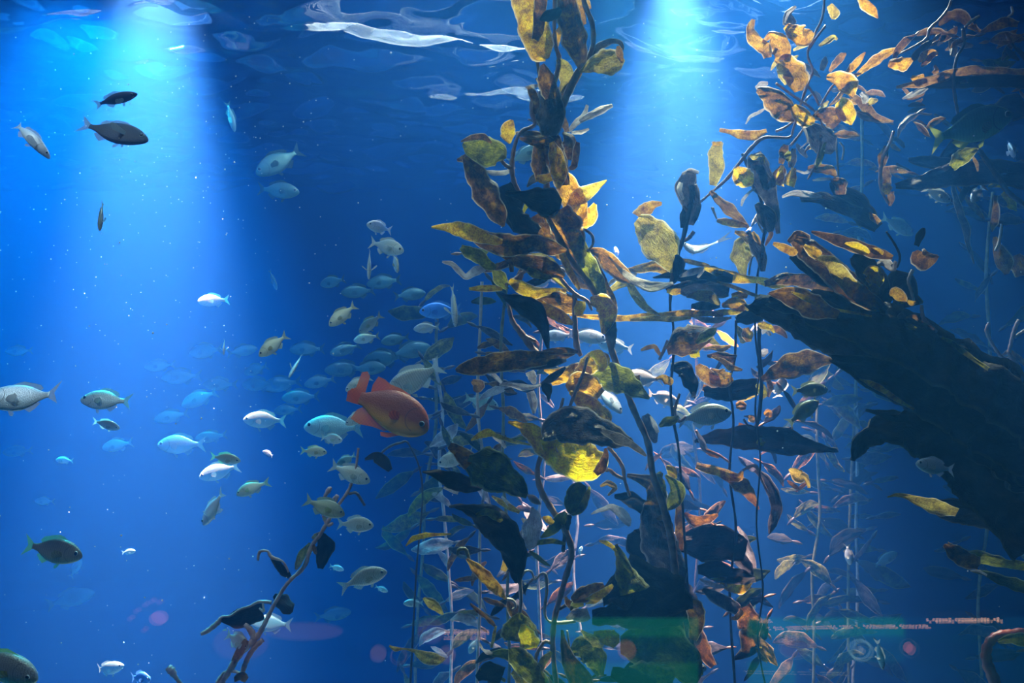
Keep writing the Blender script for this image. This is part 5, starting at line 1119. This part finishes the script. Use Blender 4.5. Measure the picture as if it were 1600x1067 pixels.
# ---- kelp left of and behind the tall one, blue with distance
def far_kelp(label, x, d, y0, y1, n, cols, lmin, lmax, seed, lean=0, spread=14, ratio=.3):
    K = Plant('giant_kelp', label, d, x, group=None)
    K.fm = 'dark'; r = random.Random(seed)
    pts = [(x + lean * (1 - (y - y0) / (y1 - y0)) + r.uniform(-8, 8), y, 2.5) for y in [y0 + (y1 - y0) * i / 6 for i in range(7)]]
    K.stem(pts + [(x, 1110, 2.5)], r.choice(['olive', 'pale', 'brown']), floor=True)
    K.fill([p[:2] for p in pts], n, cols, lmin, lmax, (-.15, .15), seed, ratio, spread)
    return K
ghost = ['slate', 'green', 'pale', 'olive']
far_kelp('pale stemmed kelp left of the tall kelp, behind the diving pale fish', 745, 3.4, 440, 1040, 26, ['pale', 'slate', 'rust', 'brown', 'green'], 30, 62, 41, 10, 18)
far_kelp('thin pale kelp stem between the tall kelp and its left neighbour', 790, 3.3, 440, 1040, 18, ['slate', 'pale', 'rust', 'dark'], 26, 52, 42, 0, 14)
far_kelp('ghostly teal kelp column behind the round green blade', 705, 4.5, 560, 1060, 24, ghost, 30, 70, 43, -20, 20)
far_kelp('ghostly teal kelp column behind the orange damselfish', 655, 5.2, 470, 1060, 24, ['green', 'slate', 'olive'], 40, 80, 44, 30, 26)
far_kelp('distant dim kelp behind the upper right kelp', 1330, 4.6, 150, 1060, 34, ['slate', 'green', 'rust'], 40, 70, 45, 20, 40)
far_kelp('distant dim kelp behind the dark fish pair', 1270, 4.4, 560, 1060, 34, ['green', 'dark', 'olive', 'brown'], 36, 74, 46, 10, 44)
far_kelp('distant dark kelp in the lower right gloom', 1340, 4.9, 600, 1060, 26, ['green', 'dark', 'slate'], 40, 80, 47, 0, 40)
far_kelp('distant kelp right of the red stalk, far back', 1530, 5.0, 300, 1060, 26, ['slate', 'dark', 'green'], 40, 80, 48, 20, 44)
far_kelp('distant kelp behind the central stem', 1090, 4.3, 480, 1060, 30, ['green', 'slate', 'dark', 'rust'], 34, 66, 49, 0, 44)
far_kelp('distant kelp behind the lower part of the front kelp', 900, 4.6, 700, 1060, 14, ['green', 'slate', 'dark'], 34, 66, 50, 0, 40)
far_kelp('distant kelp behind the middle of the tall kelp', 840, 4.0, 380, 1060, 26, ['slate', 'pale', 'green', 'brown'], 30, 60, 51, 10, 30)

# ------------------------------------------------------------------ drifting specks
r = random.Random(77); v = []; f = []
def speck(p, s):
    b = len(v)
    for q in ((1, 0, 0), (-1, 0, 0), (0, 1, 0), (0, -1, 0), (0, 0, 1), (0, 0, -1)): v.append(p + Vector(q) * s * r.uniform(.6, 1.4))
    for t in ((0, 2, 4), (2, 1, 4), (1, 3, 4), (3, 0, 4), (2, 0, 5), (1, 2, 5), (3, 1, 5), (0, 3, 5)): f.append(tuple(b + i for i in t))
for i in range(700):
    d = r.uniform(2.0, 5.5); x = r.uniform(0, 1600) if r.random() < .4 else r.gauss(230, 160); y = r.uniform(20, 1060) if r.random() < .5 else r.gauss(300, 170)
    if y < 15: continue
    if P(x, y, d).z < ZS - .2: speck(P(x, y, d), r.uniform(.0012, .0032))
for i in range(60): speck(P(r.gauss(1060, 60), r.uniform(30, 330), r.uniform(3, 5)), r.uniform(.0012, .003))
sp = link('drifting_specks', mesh('drifting_specks', v, f), principled('white_specks', (0.85, 0.88, 0.9), 0.5))
sp['kind'] = 'stuff'; sp['label'] = 'fine white specks drifting in the water'; sp['category'] = 'specks'

# ------------------------------------------------------------------ backlit information rail on the visitors' side, seen mirrored in the window
YS = -1.55                                            # plane of the rail
DM = 2 * (YF - .03) - YS                              # distance of its mirror image
def em(name, c, s):
    k = N(name); m = k.surf(k.n('Emission', Color=c + (1,), Strength=s)); m.cycles.emission_sampling = 'NONE'; return m
def SPt(px, py, dy=0.0):
    p = P(px, py, DM); return Vector((p.x, YS + dy, p.z))
rail = bpy.data.objects.new('information_rail', None); COL.objects.link(rail); rail.location = (0.2, YS - .06, ZC - 1.6)
rail['label'] = 'low backlit information rail opposite the tank, seen only mirrored in the window'; rail['category'] = 'sign'
def to_rail(o):
    o.parent = rail; o.matrix_parent_inverse = Matrix.Translation(-rail.location); return o
z0, z1 = SPt(0, 1230).z, SPt(0, 972).z
to_rail(box('cabinet', (-3.2, YS - .35, ZC - 1.6), (3.4, YS - .012, z1 + .02), principled('black_cabinet', (0.008, 0.008, 0.01), .6)))
def panel(x0, x1, c, s, y0=974, y1=1230):
    a_, b_ = SPt(x0, y1), SPt(x1, y0); to_rail(box('screen', (a_.x, YS - .01, a_.z), (b_.x, YS, b_.z), em('lit_panel', c, s)))
panel(395, 690, (0.02, 0.14, 0.30), .25); panel(694, 850, (0.02, 0.25, 0.35), .22)
for xa, xb, g in ((852, 1096, (0.01, 0.55, 0.22)), (1176, 1424, (0.0, 0.50, 0.24)), (1428, 1640, (0.0, 0.20, 0.36))):
    kk = .3 if xa > 1400 else 1.0
    panel(xa, xb, g, 1.15 * kk, 974, 1002); panel(xa, xb, (0.0, 0.30, 0.26), .75 * kk, 1002, 1012); panel(xa, xb, (0.0, 0.22, 0.26), .7 * kk, 1012, 1044)
    panel(xa, xb if xa != 1176 else 1250, g, .9 * kk, 1044, 1230)
def disc(x, y, rx, ry, c, s, ring=None, dy=.006):
    n = 28; c0 = SPt(x, y, dy); k_ = DM / F
    v = [(c0.x + rx * k_ * math.cos(2 * math.pi * i / n), c0.y, c0.z + ry * k_ * math.sin(2 * math.pi * i / n)) for i in range(n)]
    if ring:
        v += [(c0.x + (rx - ring) * k_ * math.cos(2 * math.pi * i / n), c0.y, c0.z + (ry - ring) * k_ * math.sin(2 * math.pi * i / n)) for i in range(n)]
        f = [(i, (i + 1) % n, n + (i + 1) % n, n + i) for i in range(n)]
    else: f = [tuple(range(n))]
    to_rail(link('round_picture', mesh('round_picture', v, f, False), em('lit_picture', c, s)))
OR = (0.9, 0.48, 0.20)
for x, y, rx in ((588, 1028, 13), (697, 1030, 14), (982, 1022, 15)): disc(x, y, rx, rx, OR, .9 if x > 900 else .6)
disc(620, 1032, 13, 13, OR, .5, 2); disc(1248, 1020, 23, 14, (0.7, 0.35, 0.25), .4); disc(1248, 1020, 25, 16, (0.6, 0.8, 0.7), 1.0, 1.5, .008)
disc(1353, 1023, 19, 17, (0.4, 0.8, 0.8), 1.6, 4); disc(1353, 1023, 6, 6, (0.6, 0.8, 0.8), 1.4); disc(1430, 1020, 8, 9, (1.0, 0.3, 0.2), 1.6); disc(1430, 1020, 14, 14, (.3, .5, .6), .9, 1.5)
# soft warm pictures on the left panels
disc(370, 1012, 44, 27, (0.9, 0.35, 0.2), .25); disc(470, 993, 62, 14, (0.9, 0.45, 0.2), .35); disc(240, 972, 14, 11, (1.0, 0.25, 0.2), 1.3)
for i, (dx, dy_) in enumerate(((-30, -8), (-16, -18), (-5, -24), (6, -22), (-18, 22), (-40, 4))): disc(236 + dx, 968 + dy_, 5, 4, (1.0, .25, .2), .6)
disc(672, 992, 22, 20, (.8, .4, .2), .35)
def line(x0, y0, x1, y1, h, c=(1.0, 0.58, 0.36), s=3.6):
    """a line of small lit lettering, too fine to read"""
    r = random.Random(int(x0 * 7 + y0)); n = int(abs(x1 - x0) / 5); v = []; f = []
    for i in range(n):
        t0 = i / n; t1 = (i + r.uniform(.72, .95)) / n; hh = h * r.uniform(.7, 1.15)
        if r.random() < .1: continue
        xa, xb = x0 + (x1 - x0) * t0, x0 + (x1 - x0) * t1; ya = y0 + (y1 - y0) * t0
        b = len(v)
        for (x, y) in ((xa, ya + hh / 2), (xb, ya + hh / 2), (xb, ya - hh / 2), (xa, ya - hh / 2)): v.append(SPt(x, y, .009))
        f.append((b, b + 1, b + 2, b + 3))
    to_rail(link('lettering', mesh('lettering', v, f, False), em('lit_lettering', c, s)))
line(692, 994, 765, 994, 6); line(692, 1003, 760, 1003, 3.5, s=3)
line(1205, 988, 1350, 985, 3); line(1358, 985, 1462, 985, 3.5); line(1458, 976, 1575, 975, 6); line(1190, 976, 1212, 976, 4)
line(1168, 1057, 1330, 1060, 1.5, (.7, .7, .2), 2)
